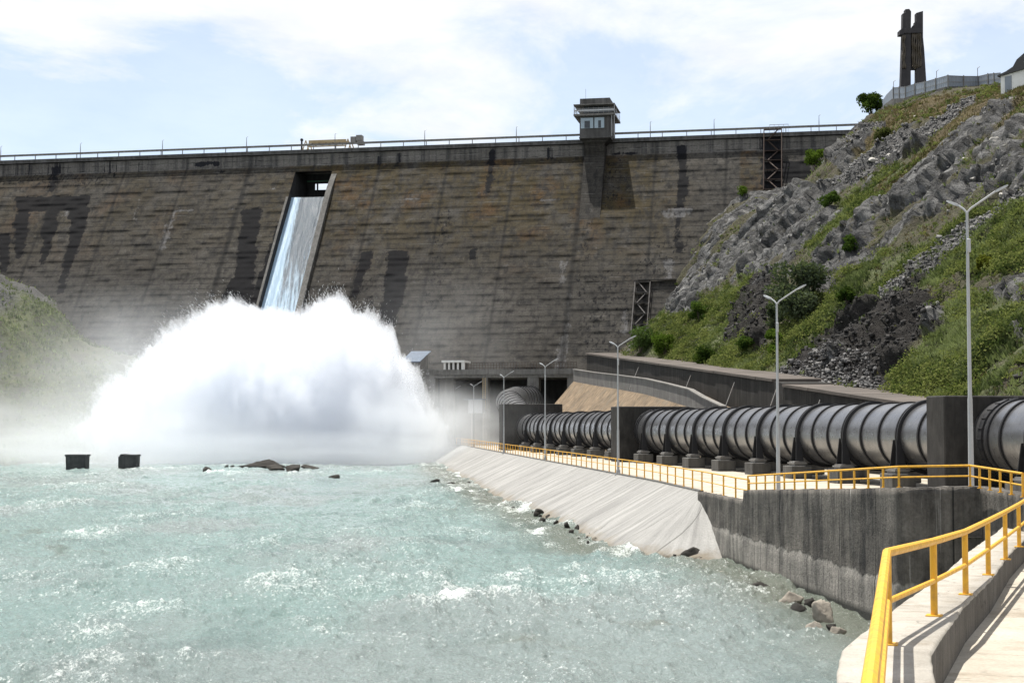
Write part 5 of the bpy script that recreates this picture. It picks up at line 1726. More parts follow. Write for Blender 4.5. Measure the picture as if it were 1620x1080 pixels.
# low scrub: small leafy cushions all over the slope
def scrub(n, seed, per=46):
    (ii, jj), g = scatter_idx((green * (1 - 0.6 * tanm) + tanm * 0.10 + 0.10) * (base_w + 0.04) * sstep(0.40, 0.60, fbm(SS * 0.16, YY * 0.2, octv=4, seed=73)), n, seed)
    c = np.stack([XH[ii, jj], YH[ii, jj], ZH[ii, jj]], -1)
    s = g.uniform(0.22, 0.95, n) * (0.7 + 0.6 * (c[:, 2] < 35))
    d = g.normal(0, 1, (n, per, 3)); d /= np.linalg.norm(d, axis=2, keepdims=True)
    d[..., 2] = np.abs(d[..., 2]) * 0.8
    p = c[:, None] + d * (s[:, None, None] * g.random((n, per, 1)) ** 0.4)
    a = g.normal(0, 1, (n, per, 3)); a /= np.linalg.norm(a, axis=2, keepdims=True)
    b = np.cross(a, g.normal(0, 1, (n, per, 3))); b /= np.linalg.norm(b, axis=2, keepdims=True)
    L = 0.11 * g.uniform(0.7, 1.4, (n, per, 1))
    V = np.stack([p - a * L, p + b * L * 0.6, p + a * L, p - b * L * 0.6], 2)
    t = np.clip(g.random(n)[:, None] + g.normal(0, 0.12, (n, per)), 0, 1)
    o = np_mesh('low_scrub', V.reshape(-1, 3), np.arange(n * per * 4).reshape(-1, 4), leaf_mat('scrub_leaf', (0.036, 0.060, 0.020), (0.24, 0.26, 0.085), 0.35), attrs={'tint': np.repeat(t.ravel(), 4)})
    tag(o, 'low leafy scrub dotted over the hillside', 'scrub', kind='stuff')


scrub(4200, 15)


# ------------------------------------------------------------------ shrubs and trees
def foliage(name, label, base, h, w, n, c1, c2, seed, cat='bush', trunk=0.25, leaf=0.22, clumps=9, group=None, lean=0.0):
    g = np.random.default_rng(seed)
    root = empty(name, base, label, cat, group)
    cl = []
    for k in range(clumps):
        a = g.uniform(0, 2 * np.pi); q = math.sqrt(g.random()) * 0.72
        zz_ = trunk + (1 - trunk) * (0.18 + 0.72 * g.random())
        taper = 1.0 - 0.55 * abs(zz_ - 0.5)
        cl.append((math.cos(a) * q * w / 2 * taper + lean * zz_ * h, math.sin(a) * q * w / 2 * taper, zz_ * h, g.uniform(0.16, 0.30) * w))
    mb = MB()
    mb.tube([(0, 0, -0.3), (lean * h * 0.2, 0, h * trunk), (lean * h * .5, 0, h * 0.6)], [0.045 * h * 0.7, 0.03 * h * 0.7, 0.012 * h * 0.7], 7)
    for c in cl:
        mb.tube([(lean * h * 0.15, 0, h * trunk * 0.6), (c[0] * 0.5 + lean * h * .1, c[1] * 0.5, (h * trunk * 0.7 + c[2]) / 2), (c[0], c[1], c[2])], [0.018 * h * .7, 0.012 * h * .7, 0.004 * h], 5)
    V = np.array(mb.V) + np.array(base)
    np_mesh('trunk', V, mb.F, M['bark'], root)
    per = n // clumps
    Vs, Ts = [], []
    for (cx, cy, cz, r) in cl:
        d = g.normal(0, 1, (per, 3)); d /= np.linalg.norm(d, axis=1, keepdims=True)
        rad = r * g.random((per, 1)) ** 0.42 * (0.7 + 0.5 * fbm(d[:, 0] * 2 + cx, d[:, 1] * 2 + cy, d[:, 2] * 2, octv=3, seed=seed))[:, None] * 1.15
        p = np.array((cx, cy, cz)) + d * rad * np.array([1, 1, 0.8])
        up = g.normal(0, 1, (per, 3)); up /= np.linalg.norm(up, axis=1, keepdims=True)
        s2 = np.cross(up, g.normal(0, 1, (per, 3))); s2 /= np.linalg.norm(s2, axis=1, keepdims=True)
        L = leaf * g.uniform(0.6, 1.3, (per, 1))
        Vs.append(np.stack([p - up * L, p + s2 * L * 0.5, p + up * L, p - s2 * L * 0.5], 1))
        Ts.append(np.repeat(np.clip(g.uniform(0.1, 0.8) + g.normal(0, 0.18, per), 0, 1), 4))
    V = np.concatenate(Vs).reshape(-1, 3) + np.array(base)
    F = np.arange(len(V)).reshape(-1, 4)
    np_mesh('crown', V, F, leaf_mat(name + '_leaf', c1, c2, 0.3), root, attrs={'tint': np.concatenate(Ts)})
    return root


M['bark'] = paint('bark', (0.075, 0.06, 0.045), (0.12, 0.10, 0.08), 0.9, 0.7, 3.0)
GA, GB = (0.022, 0.048, 0.012), (0.075, 0.125, 0.025)
BR = ((0.045, 0.085, 0.012), (0.13, 0.20, 0.03))
GG = ((0.045, 0.062, 0.038), (0.115, 0.14, 0.085))
DK = ((0.014, 0.032, 0.008), (0.045, 0.08, 0.016))
p = P(1377, 190, 262); foliage('hilltop_tree', 'dark green tree at the top of the slope, left of the fence', p, 5.0, 4.6, 2600, *DK, 3, 'tree', 0.12, 0.26, 12)
u_, z_ = dam_hit(1292, 274); q = dpt(u_, float(dam_off(z_)) + 1.5, z_ - 0.4); foliage('leafy_bush', 'larger of two bright green bushes in front of the dark recess high on the dam', q, 4.6, 4.6, 2600, *BR, 4, 'bush', 0.08, 0.22, 10)
u_, z_ = dam_hit(1312, 262); q = dpt(u_, float(dam_off(z_)) + 1.5, z_ - 0.4); foliage('leafy_bush', 'small bright green bush to the right of the larger one by the dam end', q, 2.9, 2.6, 1300, *BR, 5, 'bush', 0.08, 0.20, 7)
def hb(px, py, h_px, w_px, name, label, cols, seed, n=1600, cat='bush', clumps=8, trunk=0.08, leaf=0.2):
    c = hill_at(px, py); s = c.y / FPX
    foliage(name, label, (c.x, c.y, c.z - 0.15), h_px * s, w_px * s, n, *cols, seed, cat, trunk, leaf, clumps)
hb(1262, 508, 98, 92, 'willow_tree', 'large grey-green loose tree in the gully below the rock ledges', GG, 6, 5200, 'tree', 18, 0.08, 0.24)
hb(1228, 520, 52, 42, 'leafy_bush', 'grey-green bush at the foot of the dark cliff, left of the large loose tree', GG, 7, 1500)
hb(1340, 478, 28, 34, 'leafy_bush', 'dark green bush just right of the large loose tree', DK, 8, 1300)
hb(1010, 560, 42, 44, 'leafy_bush', 'feathery green bush at the left end of the slope beside the flume', ((0.04, 0.075, 0.02), (0.10, 0.15, 0.05)), 9, 1700)
hb(1052, 563, 40, 44, 'leafy_bush', 'bright green bush second from the left above the flume', BR, 10, 1700)
hb(1112, 574, 28, 40, 'leafy_bush', 'round dark green bush right behind the flume roof', DK, 11, 1700)
hb(1103, 510, 34, 34, 'leafy_bush', 'green bush under the pale rock spur', GA and (GA, GB), 12, 1300)
hb(1222, 560, 44, 34, 'leafy_bush', 'bright green bush on the slope left of the shale debris', BR, 13, 1500)
hb(1180, 555, 24, 30, 'leafy_bush', 'small dull green bush below the dark cliff', (GA, GB), 14, 900)
hb(1176, 306, 16, 20, 'leafy_bush', 'tiny green bush on top of the rocky spur against the dam', BR, 15, 600)
hb(1345, 395, 26, 30, 'leafy_bush', 'dull green bush between the rock outcrops in mid slope', (GA, GB), 16, 900)
hb(1310, 330, 30, 34, 'leafy_bush', 'olive bush beneath the upper rock face', (GA, GB), 17, 900)
hb(1395, 222, 22, 30, 'leafy_bush', 'olive scrub bush in the tan grass below the hilltop tree', ((0.04, 0.045, 0.018), (0.09, 0.095, 0.04)), 18, 900)
hb(1560, 430, 30, 30, 'leafy_bush', 'yellow-green bush right of the tall lamp', ((0.07, 0.085, 0.012), (0.18, 0.18, 0.03)), 19, 1000)
hb(1425, 158, 10, 34, 'leafy_bush', 'low dark shrub under the fence curb', DK, 20, 700)

# ------------------------------------------------------------------ fence, monument, hut on the hilltop
fe = empty('sheet_metal_fence', P(*FENCE[0]), 'grey sheet metal fence running along the hilltop below the monument', 'fence')
FHT = [1.35, 1.6, 1.75, 1.8, 1.75, 1.75, 1.65, 1.7, 1.68, 1.6, 1.5, 1.55, 1.5]
fb = [Vector(P(*f)) for f in FENCE]
for i, (a, b_) in enumerate(zip(fb[:-1], fb[1:])):
    ha, hb_ = FHT[i], FHT[i + 1]
    n = max(1, round((b_ - a).length / 2.6))
    for k in range(n):
        p0, p1 = a.lerp(b_, k / n), a.lerp(b_, (k + 1) / n)
        h0, h1 = ha + (hb_ - ha) * k / n, ha + (hb_ - ha) * (k + 1) / n
        t = (p1 - p0); t.z = 0; t.normalize(); nn = Vector((t.y, -t.x, 0))
        if nn.y > 0: nn = -nn
        # profiled sheet: shallow ribs
        m_ = 24
        V = []
        for q in range(m_ + 1):
            c = p0.lerp(p1, q / m_) + nn * (0.03 if (q // 2) % 2 else 0.0)
            hh = h0 + (h1 - h0) * q / m_
            V += [c + Vector((0, 0, 0.05)), c + Vector((0, 0, hh)), c - nn * 0.04 + Vector((0, 0, hh)), c - nn * 0.04 + Vector((0, 0, 0.05))]
        F = [(4 * q + e, 4 * q + 4 + e, 4 * q + 4 + (e + 1) % 4, 4 * q + (e + 1) % 4) for q in range(m_) for e in range(4)]
        F += [(0, 1, 2, 3), (4 * m_ + 3, 4 * m_ + 2, 4 * m_ + 1, 4 * m_)]
        mb = MB(); mb.add(V, F); pn = mb.build('panel', M['fence_metal'], fe)
        mb = MB()
        for zf in (0.45, 0.97):
            mb.hexa([p0 + nn * .05 + Vector((0, 0, h0 * zf - 0.05)), p1 + nn * .05 + Vector((0, 0, h1 * zf - 0.05)), p1 + nn * .032 + Vector((0, 0, h1 * zf - 0.05)), p0 + nn * .032 + Vector((0, 0, h0 * zf - 0.05)),
                     p0 + nn * .05 + Vector((0, 0, h0 * zf + .01)), p1 + nn * .05 + Vector((0, 0, h1 * zf + .01)), p1 + nn * .032 + Vector((0, 0, h1 * zf + .01)), p0 + nn * .032 + Vector((0, 0, h0 * zf + .01))])
        mb.build('fence_rail', M['steel_grey'], fe)
        mb = MB(); mb.box((p0.x + nn.x * .1, p0.y + nn.y * .1, p0.z + h0 / 2 - 0.3), (0.12, 0.1, h0 + 0.75), math.atan2(t.y, t.x)); mb.build('post', M['steel_grey'], fe)
        mb = MB(); c = (p0 + p1) / 2
        mb.hexa([p0 + nn * .3 + Vector((0, 0, -1.2)), p1 + nn * .3 + Vector((0, 0, -1.2)), p1 - nn * .3 + Vector((0, 0, -1.2)), p0 - nn * .3 + Vector((0, 0, -1.2)), p0 + nn * .3 + Vector((0, 0, 0.04)), p1 + nn * .3 + Vector((0, 0, .04)), p1 - nn * .3 + Vector((0, 0, .04)), p0 - nn * .3 + Vector((0, 0, .04))])
        mb.build('footing', M['block_gray'], fe)
HL = ('at the bend near the tree', 'behind the middle of the fence', 'at the right end of the fence')
for i, (px, py, Y) in enumerate(((1414, 157, 228.5), (1482, 142, 216), (1547, 137, 216.5))):
    b_ = Vector(P(px, py, Y)); mb = MB(); mb.tube([b_, b_ + Vector((0, 0, 2.7))], 0.045, 6); o = mb.build('fence_lamp', M['steel_grey'])
    mb = MB(); mb.tube([b_ + Vector((0, 0, 2.65)), b_ + Vector((0.3, 0, 2.9))], 0.05, 5); h_ = mb.build('lamp_head', M['lamp_metal'], o)
    tag(o, 'thin lamp post standing ' + HL[i], 'lamp post', 'lamp posts behind the fence')

mon = empty('monument', P(1444, 150, 250), 'tall dark concrete monument of two stepped pylons joined by a crossbeam on the hilltop', 'monument')
YM = 250.0
def mpoly(pts): return [(P(px, py, YM)[0], P(px, py, YM)[2]) for px, py in pts]
mb = MB(); mb.prism(mpoly([(1423, 165), (1439.5, 165), (1439.5, 57), (1440, 20), (1437, 16), (1431, 16.5), (1431, 22.5), (1427, 23), (1426.5, 60)]), YM - 0.6, YM + 0.6); mb.build('pylon', M['monument'], mon)
mb = MB(); mb.prism(mpoly([(1448.5, 165), (1466.5, 165), (1461, 80), (1459, 60), (1459, 19), (1448.5, 22), (1448.5, 36), (1446.5, 36), (1446.5, 41), (1443.5, 41.5), (1443.5, 47), (1448.5, 47)]), YM - 0.5, YM + 0.7); mb.build('pylon', M['monument'], mon)
mb = MB(); mb.prism(mpoly([(1438, 111), (1450, 111), (1450, 50), (1438, 50)]), YM - 0.15, YM + 0.35); mb.build('screen_panel', M['monument'], mon)
mb = MB(); mb.prism(mpoly([(1421.5, 57), (1421.5, 50), (1427, 46.5), (1458, 46.5), (1458, 54), (1428, 54.5), (1427, 57)]), YM - 0.85, YM + 0.8); mb.build('crossbeam', M['monument'], mon)
for k, px in enumerate((1441.2, 1444.0, 1447.2, 1450.5, 1453.5)):
    mb = MB()
    zt, zb = P(px, 55, YM)[2], P(px, (108, 111, 109, 108, 107)[k], YM)[2]
    pts = [(P(px, 0, YM)[0] + 0.07 * math.sin(z * 2.4 + k), YM - 0.62 + 0.1 * math.cos(z * 2.1 + k), z) for z in np.linspace(zt, zb, 18)]
    mb.tube(pts, [0.15 + 0.035 * math.sin(i * 1.3) for i in range(18)], 7); mb.build('organ_pipe', M['bronze'], mon)
for k, px in enumerate((1425.6, 1428.0)):
    mb = MB()
    pts = [(P(px, 0, YM)[0] + 0.09 * math.sin(z * 2.4 + k), YM - 0.72, z) for z in np.linspace(P(px, 58, YM)[2], P(px, 110, YM)[2], 18)]
    mb.tube(pts, [0.15 + 0.05 * math.sin(i * 1.3) for i in range(18)], 7); mb.build('organ_pipe', M['bronze'], mon)

hut = empty('white_hut', P(1600, 148, 186), 'white plastered hut with a grey door and dark roof at the top right edge', 'hut')
hc = Vector(P(1583.5, 150, 186)); he = Vector(P(1660, 150, 182))
hd = (he - hc); hd.z = 0; hd.normalize(); hn = Vector((-hd.y, hd.x, 0))
zt = P(1583, 121, 186)[2] ; z0_ = hc.z - 1.2
def hp(l, d, z): 
    p_ = hc + hd * l + hn * d; return (p_.x, p_.y, z)
mb = MB(); mb.hexa([hp(0, 0, z0_), hp(6.5, 0, z0_), hp(6.5, 3.5, z0_), hp(0, 3.5, z0_), hp(0, 0, zt), hp(6.5, 0, zt + 0.9), hp(6.5, 3.5, zt + 0.9), hp(0, 3.5, zt)]); mb.build('wall', M['white_paint'], hut)
mb = MB(); mb.hexa([hp(0.55, -.05, hc.z), hp(1.4, -.05, hc.z), hp(1.4, 0.02, hc.z), hp(.55, .02, hc.z), hp(0.55, -.05, zt - 0.15), hp(1.4, -.05, zt - 0.1), hp(1.4, 0.02, zt - .1), hp(.55, .02, zt - .15)]); mb.build('door', M['fence_metal'], hut)
mb = MB(); 
prof = [(-0.3, zt - 0.05), (6.8, zt + 0.95), (6.8, zt + 3.4), (3.2, zt + 2.4), (2.2, zt + 1.7), (1.7, zt + 0.9), (0.8, zt + 0.45), (-0.3, zt + 0.12)]
V = [hp(l, -0.3, z) for l, z in prof] + [hp(l, 3.8, z) for l, z in prof]
n = len(prof)
mb.add(V, [tuple(range(n)), tuple(range(2 * n - 1, n - 1, -1))] + [(i, i + n, (i + 1) % n + n, (i + 1) % n) for i in range(n)])
mb.build('roof', M['roof_dark'], hut)
# ================================================================== LEFT BANK
xb = np.arange(-190, -52, 0.55); yb = np.arange(196, 318, 0.6)
XB, YB = np.meshgrid(xb, yb)
cr = np.interp(XB, [-190, -130, -100, -91, -84, -80, -73, -67.5, -66, -63, -58, -52], [66, 50, 36, 31.5, 24.5, 22, 19.5, 17.5, 13, 5, 0, -3])
k = fbm(XB * 0.05, YB * 0.05, octv=4, seed=81)
ZBk = cr * sstep(230, 284, YB + (k - 0.5) * 26) ** 0.8 + (fbm(XB * 0.16, YB * 0.12, octv=6, seed=83) - 0.5) * 5.0 * sstep(0, 8, cr) * sstep(232, 262, YB) - 1.2
gb = sstep(0.34, 0.54, fbm(XB * 0.08, YB * 0.1, octv=5, seed=85)) * sstep(-100, -88, XB)
sb = 1 - sstep(-94, -84, XB + (fbm(XB * 0.1, YB * 0.1, octv=4, seed=87) - 0.5) * 14)
struct('left_bank', np.stack([XB, YB, ZBk], -1).reshape(-1, 3), grid_faces(*XB.shape), M['hill'],
       attrs={'rock': XB * 0 + 0.1, 'dark': XB * 0, 'scree': sb * 0.7, 'green': np.clip(gb + 0.55, 0, 1), 'tan': 0.05 * (1 - gb)})
g = np.random.default_rng(91)
w = ((gb + 0.1) * (cr > 3) * (YB > 236)).ravel(); w = w / w.sum()
ii = g.choice(w.size, 5000, p=w)
base = np.stack([XB.ravel()[ii], YB.ravel()[ii], ZBk.ravel()[ii]], -1) + g.normal(0, 0.25, (5000, 3)) * np.array([1, 1, 0.1])
Vt = np.empty((5000, 4, 3, 3))
for b_ in range(4):
    a = g.uniform(0, 6.28, 5000); h = g.uniform(0.3, 0.8, 5000)
    d = np.stack([np.cos(a) * h * .25, np.sin(a) * h * .25, a * 0], -1)
    p = base + g.normal(0, 0.25, (5000, 3)) * np.array([1, 1, 0])
    Vt[:, b_, 0] = p + d; Vt[:, b_, 1] = p - d; Vt[:, b_, 2] = p + np.stack([g.normal(0, .2, 5000), g.normal(0, .2, 5000), h], -1)
o = np_mesh('bank_grass', Vt.reshape(-1, 3), np.arange(5000 * 12).reshape(-1, 3), M['grass_g'], attrs={'tint': np.repeat(g.random(5000), 12)})
tag(o, 'green scrub grass over the left river bank', 'grass', kind='stuff')

# ================================================================== RIVER
nr, nc = 800, 700
yy = 14.0 * (300.0 / 14.0) ** np.linspace(0, 1, nr)
aa = np.concatenate([np.linspace(-2.2, -0.47, 50), np.linspace(-0.46, 0.30, nc - 60), np.linspace(0.31, 0.9, 10)])
YW, AW = np.meshgrid(yy, aa, indexing='ij')
XW = YW * AW
# the current runs towards the camera, a little to the right
f1 = fbm(XW * 0.16 + 3, YW * 0.075, octv=5, seed=101)
f2 = fbm(XW * 0.55, YW * 0.34, octv=5, seed=103, ridged=True)
f3 = fbm(XW * 1.7, YW * 1.1, octv=4, seed=107, ridged=True)
f4 = fbm(XW * 4.5, YW * 3.2, octv=3, seed=109)
turb = sstep(0.40, 0.66, f1)
far = sstep(60, 240, YW)
ZW = (f1 - 0.5) * 0.55 + (f2 - 0.5) * (0.38 + 0.45 * turb) + (f3 - 0.5) * (0.16 + 0.16 * turb) + (f4 - 0.5) * 0.07
near_wall = np.exp(-np.maximum(XW - (9.2 + (75 - YW) * 0.1), -6) ** 2 / 8) * (YW < 80)
crest_ = sstep(0.62, 0.80, f2) * sstep(0.48, 0.66, f1)
foam = 0.26 * crest_ * sstep(0.40, 0.75, f3)
foam = foam + 0.30 * sstep(0.52, 0.72, fbm(XW * 0.20, YW * 0.10, octv=6, seed=113)) * (0.4 + 0.6 * f4) + 0.14 * turb
# white water around the stones and under the spray
foam = np.clip(foam + sstep(228, 275, YW) * (0.2 + 0.7 * fbm(XW * 0.3, YW * 0.2, octv=4, seed=117)), 0, 1)
toe = np.interp(YW, [t[1] for t in TOE[::-1]], [t[0] for t in TOE[::-1]])
dt = toe - XW
foam = np.clip(foam + (YW > 76) * (dt < 3.0) * sstep(0.45, 0.7, fbm(XW * 0.7, YW * 0.4, octv=4, seed=119)) * 0.45, 0, 1)
# named white caps seen in the picture
def cap(px, py, rx, ry):
    global foam, ZW
    c = PZ(px, py, 0); dpx = (XW - c[0]) / (rx / FPX * c[1]); s_ = c[1] ** 2 / (CAMZ * FPX)
    wob = (fbm(XW * 0.9, YW * 0.5, octv=4, seed=int(px)) - 0.5) * 1.6
    d = dpx ** 2 + ((YW - c[1]) / (ry * s_) + wob) ** 2
    m = np.exp(-d * 1.1)
    foam = np.clip(foam + m * (0.2 + 1.2 * (f3 - 0.25) + 0.5 * (f4 - 0.4)) * 0.46, 0, 1); ZW = ZW + m * 0.16 * (0.4 + f3)
for a in ((225, 903, 55, 8), (120, 990, 60, 12), (220, 968, 70, 8), (25, 925, 45, 14), (150, 1010, 50, 12), (730, 842, 50, 7), (420, 862, 50, 8), (690, 957, 55, 8), (560, 845, 60, 6), (860, 842, 30, 6), (760, 820, 45, 5), (60, 950, 60, 10), (640, 1015, 70, 8), (330, 850, 40, 5), (150, 850, 50, 4), (300, 1045, 80, 9), (1140, 885, 30, 4), (500, 1000, 60, 8), (900, 905, 40, 6), (770, 765, 60, 4), (121, 744, 22, 2), (206, 746, 22, 2), (425, 751, 80, 2), (1206, 948, 34, 4), (1285, 1008, 46, 4), (1250, 962, 40, 3), (335, 749, 22, 2)):
    cap(*a)
silt_reflect = np.clip(sstep(2.5, 0.0, np.abs(dt - 1.0) * 0.55) * (YW > 70), 0, 1)
silt_reflect = np.clip(np.maximum(silt_reflect, near_wall * 1.1), 0, 1)
for (px, py, rx, ry) in ((90, 872, 100, 10), (770, 806, 110, 7), (985, 908, 80, 5), (60, 845, 60, 5), (840, 1020, 70, 5), (1060, 1000, 60, 4), (870, 895, 50, 4)):  # dark reflections on smooth water, painted as olive patches
    c = PZ(px, py, 0); s_ = c[1] ** 2 / (CAMZ * FPX)
    wob = (fbm(XW * 0.35, YW * 0.22, octv=4, seed=px) - 0.5) * 2.4
    d = ((XW - c[0]) / (rx / FPX * c[1])) ** 2 + ((YW - c[1]) / (ry * s_) + wob) ** 2
    silt_reflect = np.maximum(silt_reflect, 0.75 * np.exp(-d) * sstep(0.35, 0.6, fbm(XW * 0.8, YW * 0.35, octv=4, seed=px + 1)))
gray = 0.85 * sstep(0.44, 0.66, fbm(XW * 0.10 + 9, YW * 0.06, octv=6, seed=121))  # grey patches painted in for glitter of the reflected sky


def water_mat():
    m, nt, out = new_mat('river_water')
    fo, si, gr = attr(nt, 'foam'), attr(nt, 'silt'), attr(nt, 'gray')
    n1 = noise(nt, pos(nt, (1, 0.5, 1)), 2.6, 8, 0.70); n2 = noise(nt, pos(nt, (1, 0.5, 1)), 11.0, 5, 0.7)
    base = mixc(nt, gr, (0.180, 0.252, 0.238), (0.200, 0.238, 0.230))
    base = mixc(nt, 0.55, base, ramp(nt, n2, [(0.30, 0.55), (0.70, 1.35)]), 'MULTIPLY')
    base = mixc(nt, mth(nt, 'MULTIPLY', si, 0.8), base, (0.10, 0.105, 0.075))
    base = mixc(nt, mth(nt, 'MULTIPLY', ramp(nt, noise(nt, pos(nt, (0.5, 0.22, 1)), 0.35, 5, 0.6), [(0.52, 0.0), (0.66, 1.0)]), 0.35), base, (0.05, 0.085, 0.08))
    fm = ramp(nt, mth(nt, 'ADD', fo, mth(nt, 'MULTIPLY', mth(nt, 'SUBTRACT', mth(nt, 'ADD', mth(nt, 'MULTIPLY', n1, 0.45), mth(nt, 'MULTIPLY', n2, 0.55)), 0.5), 3.4)), [(0.48, 0.0), (0.85, 0.55), (1.3, 1.0)])
    c = mixc(nt, fm, base, (0.74, 0.77, 0.75))
    n4 = noise(nt, pos(nt, (1, 0.45, 1), loc=(3, 8, 1)), 7.0, 6, 0.78)  # white flecks painted in as sparkle across the water
    fm = mth(nt, 'MAXIMUM', fm, ramp(nt, mth(nt, 'ADD', n4, mth(nt, 'MULTIPLY', fo, 0.16)), [(0.60, 0.0), (0.74, 0.85)]))
    c = mixc(nt, fm, base, (0.74, 0.77, 0.75))
    ro = mth(nt, 'ADD', 0.14, mth(nt, 'MULTIPLY', fm, 0.5))
    h = mth(nt, 'ADD', mth(nt, 'MULTIPLY', n1, 1.0), mth(nt, 'MULTIPLY', n2, 0.45))
    principled(nt, out, c, ro, normal=bump(nt, h, 0.9, 0.22), spec=0.5, IOR=1.33)
    return m


M['water'] = water_mat()
struct('river', np.stack([XW, YW, ZW], -1).reshape(-1, 3), grid_faces(nr, nc)[:, ::-1], M['water'], smooth=True, attrs={'foam': foam, 'silt': silt_reflect, 'gray': gray})

# ------------------------------------------------------------------ piers and rocks in the river
M['pier'] = concrete('river_pier_concrete', (0.085, 0.088, 0.088), (0.05, 0.052, 0.053), 0.4, 0.8, 0.2)
def pier(px0, px1, pyt, pyb, label, seed, broken):
    Y = CAMZ * FPX / (pyb - 668.0); s = Y / FPX
    xc = ((px0 + px1) / 2 - 810) * s; w = (px1 - px0) * s; h = (pyb - pyt) * s
    r = empty('river_pier', (xc, Y + 1.2, 0), label, 'pier', 'square concrete piers in the river')
    g = random.Random(seed)
    n = 9
    V = []
    nzr = 8
    for j in range(nzr):
        t = j / (nzr - 1); z = -1.0 + (h - 0.28 + 1.0) * t
        for k in range(4 * n):
            e, q = divmod(k, n); q /= n
            c = [(-1, -1), (1, -1), (1, 1), (-1, 1), (-1, -1)]
            x = c[e][0] + (c[e + 1][0] - c[e][0]) * q; y = c[e][1] + (c[e + 1][1] - c[e][1]) * q
            f = 0.93 - 0.05 * (1 - t) + g.uniform(-.01, .01)
            V.append((xc + x * w / 2 * f, Y + 1.2 + y * 1.15 * f, z))
    F = [tuple(map(int, f)) for f in grid_faces(nzr, 4 * n, True)] + [tuple((nzr - 1) * 4 * n + k for k in range(4 * n))]
    mb = MB(); mb.add(V, F); mb.build('shaft', M['pier'], r)
    mb = MB()
    if not broken:
        mb.box((xc, Y + 1.2, h - 0.14), (w, 2.4, 0.28), 0, bev=0.04)
    else:
        mb.box((xc + w * 0.16, Y + 1.2, h - 0.14), (w * 0.68, 2.4, 0.26), 0, bev=0.05)
        for k in range(7):
            mb.box((xc - w * 0.42 + k * 0.16, Y + 0.5 + g.random() * 1.4, h - 0.2 + g.uniform(-.08, .12)), (0.35, 0.5, 0.3), g.random() * 3)
    mb.build('cap', M['pier'], r)
pier(104, 138, 718.5, 742.5, 'square dark concrete pier with intact flat cap, the left of the two in the river', 1, False)
pier(187, 218, 718.5, 744, 'square dark concrete pier with broken top, the right of the two in the river', 2, True)

M['wet_rock'] = stone_mat('wet_river_rock', (0.014, 0.013, 0.0125), (0.048, 0.045, 0.04))
M['dry_rock'] = stone_mat('dry_river_rock', (0.17, 0.155, 0.13), (0.30, 0.27, 0.23))
def river_rock(px, py, w_px, h_px, label, mat, seed, depth=1.0):
    Y = CAMZ * FPX / (py - 668.0); s = Y / FPX
    c = ((px - 810) * s, Y + w_px * s * 0.3 * depth, h_px * s * 0.45)
    return boulder(px, py, (w_px * s * 1.15, w_px * s * 0.8 * depth, h_px * s * 2.8), label, 'river_rock', 'rock', M[mat], at=c, seed=seed, group='rocks in the river')
RK = [(417, 741, 84, 9, 'largest flat dark rock in mid river, below the spray', 'wet_rock'), (465, 746, 40, 8, 'low dark rock joined to the right end of the largest mid-river rock', 'wet_rock'), (490, 742, 28, 5, 'thin dark rock at the far right of the mid-river rock group', 'wet_rock'),
      (438, 744, 40, 6, 'flat dark rock in front of the largest mid-river rock', 'wet_rock'), (325, 747, 18, 5, 'small dark rock with foam, left of the largest mid-river rock', 'wet_rock'), (359, 740, 8, 3, 'tiny dark rock between the small foamy rock and the largest rock', 'wet_rock'), (369, 741, 8, 3, 'tiny dark rock touching the left side of the largest mid-river rock', 'wet_rock'),
      (527, 757, 22, 5, 'lone dark rock right of and nearer than the mid-river group', 'wet_rock'), (690, 762, 18, 5, 'dark rock in the channel near the sloped revetment, left of a pair', 'wet_rock'), (712, 768, 16, 4, 'dark rock in the channel near the sloped revetment, right of a pair', 'wet_rock'), (587, 837, 9, 3, 'very small dark rock alone in the open rapids', 'wet_rock'),
      (850, 815, 20, 6, 'dark stone at the toe of the revetment, leftmost of a short row', 'wet_rock'), (866, 819, 14, 5, 'dark stone at the toe of the revetment, in the middle of a short row', 'wet_rock'), (897, 836, 16, 9, 'black stone wedged under the broken toe of the revetment', 'wet_rock'), (913, 838, 12, 6, 'small black stone right of the wedged one at the revetment toe', 'wet_rock'),
      (1099, 882, 44, 14, 'rounded dark mound of rubble at the foot of the revetment end', 'wet_rock'), (1138, 912, 44, 8, 'low tan rock in shallow water near the quay wall', 'dry_rock'), (1160, 907, 26, 6, 'dark flat rock behind the low tan rock', 'wet_rock'),
      (1206, 940, 48, 16, 'jagged dark layered rock in front of the quay wall', 'wet_rock'), (1181, 945, 18, 5, 'small dark rock just left of the jagged layered rock', 'wet_rock'), (1252, 954, 52, 14, 'flat tan rock slab between the jagged rock and the big block', 'dry_rock'), (1282, 958, 30, 12, 'dark rock tucked behind the big angular block', 'wet_rock'), (1260, 966, 38, 10, 'brownish low rock left of the big angular block', 'wet_rock'),
      (1301, 981, 46, 19, 'big angular tan block, largest rock at the foot of the quay wall', 'dry_rock'), (1290, 999, 36, 13, 'grey split rock nearest the camera, left one of the last pair', 'dry_rock'), (1322, 1005, 36, 14, 'pale grey flat rock nearest the camera, right one of the last pair', 'dry_rock'), (1312, 995, 20, 9, 'small dark rock between the last pair and the big angular block', 'wet_rock')]
for i, a in enumerate(RK):
    river_rock(*a[:5], a[5], i * 5 + 2)
# rubble along the broken toe
g = np.random.default_rng(5)
n = 70
ty = 76 + 130 * g.random(n) ** 1.6
tx = np.interp(ty, [t[1] for t in TOE[::-1]], [t[0] for t in TOE[::-1]]) + g.normal(0.0, 0.45, n)
stone_mesh('toe_rubble', 'small broken stones along the waterline at the toe of the sloped revetment', np.stack([tx, ty, g.uniform(-0.02, 0.12, n)], -1), g, 0.10, 0.42, M['wet_rock'])
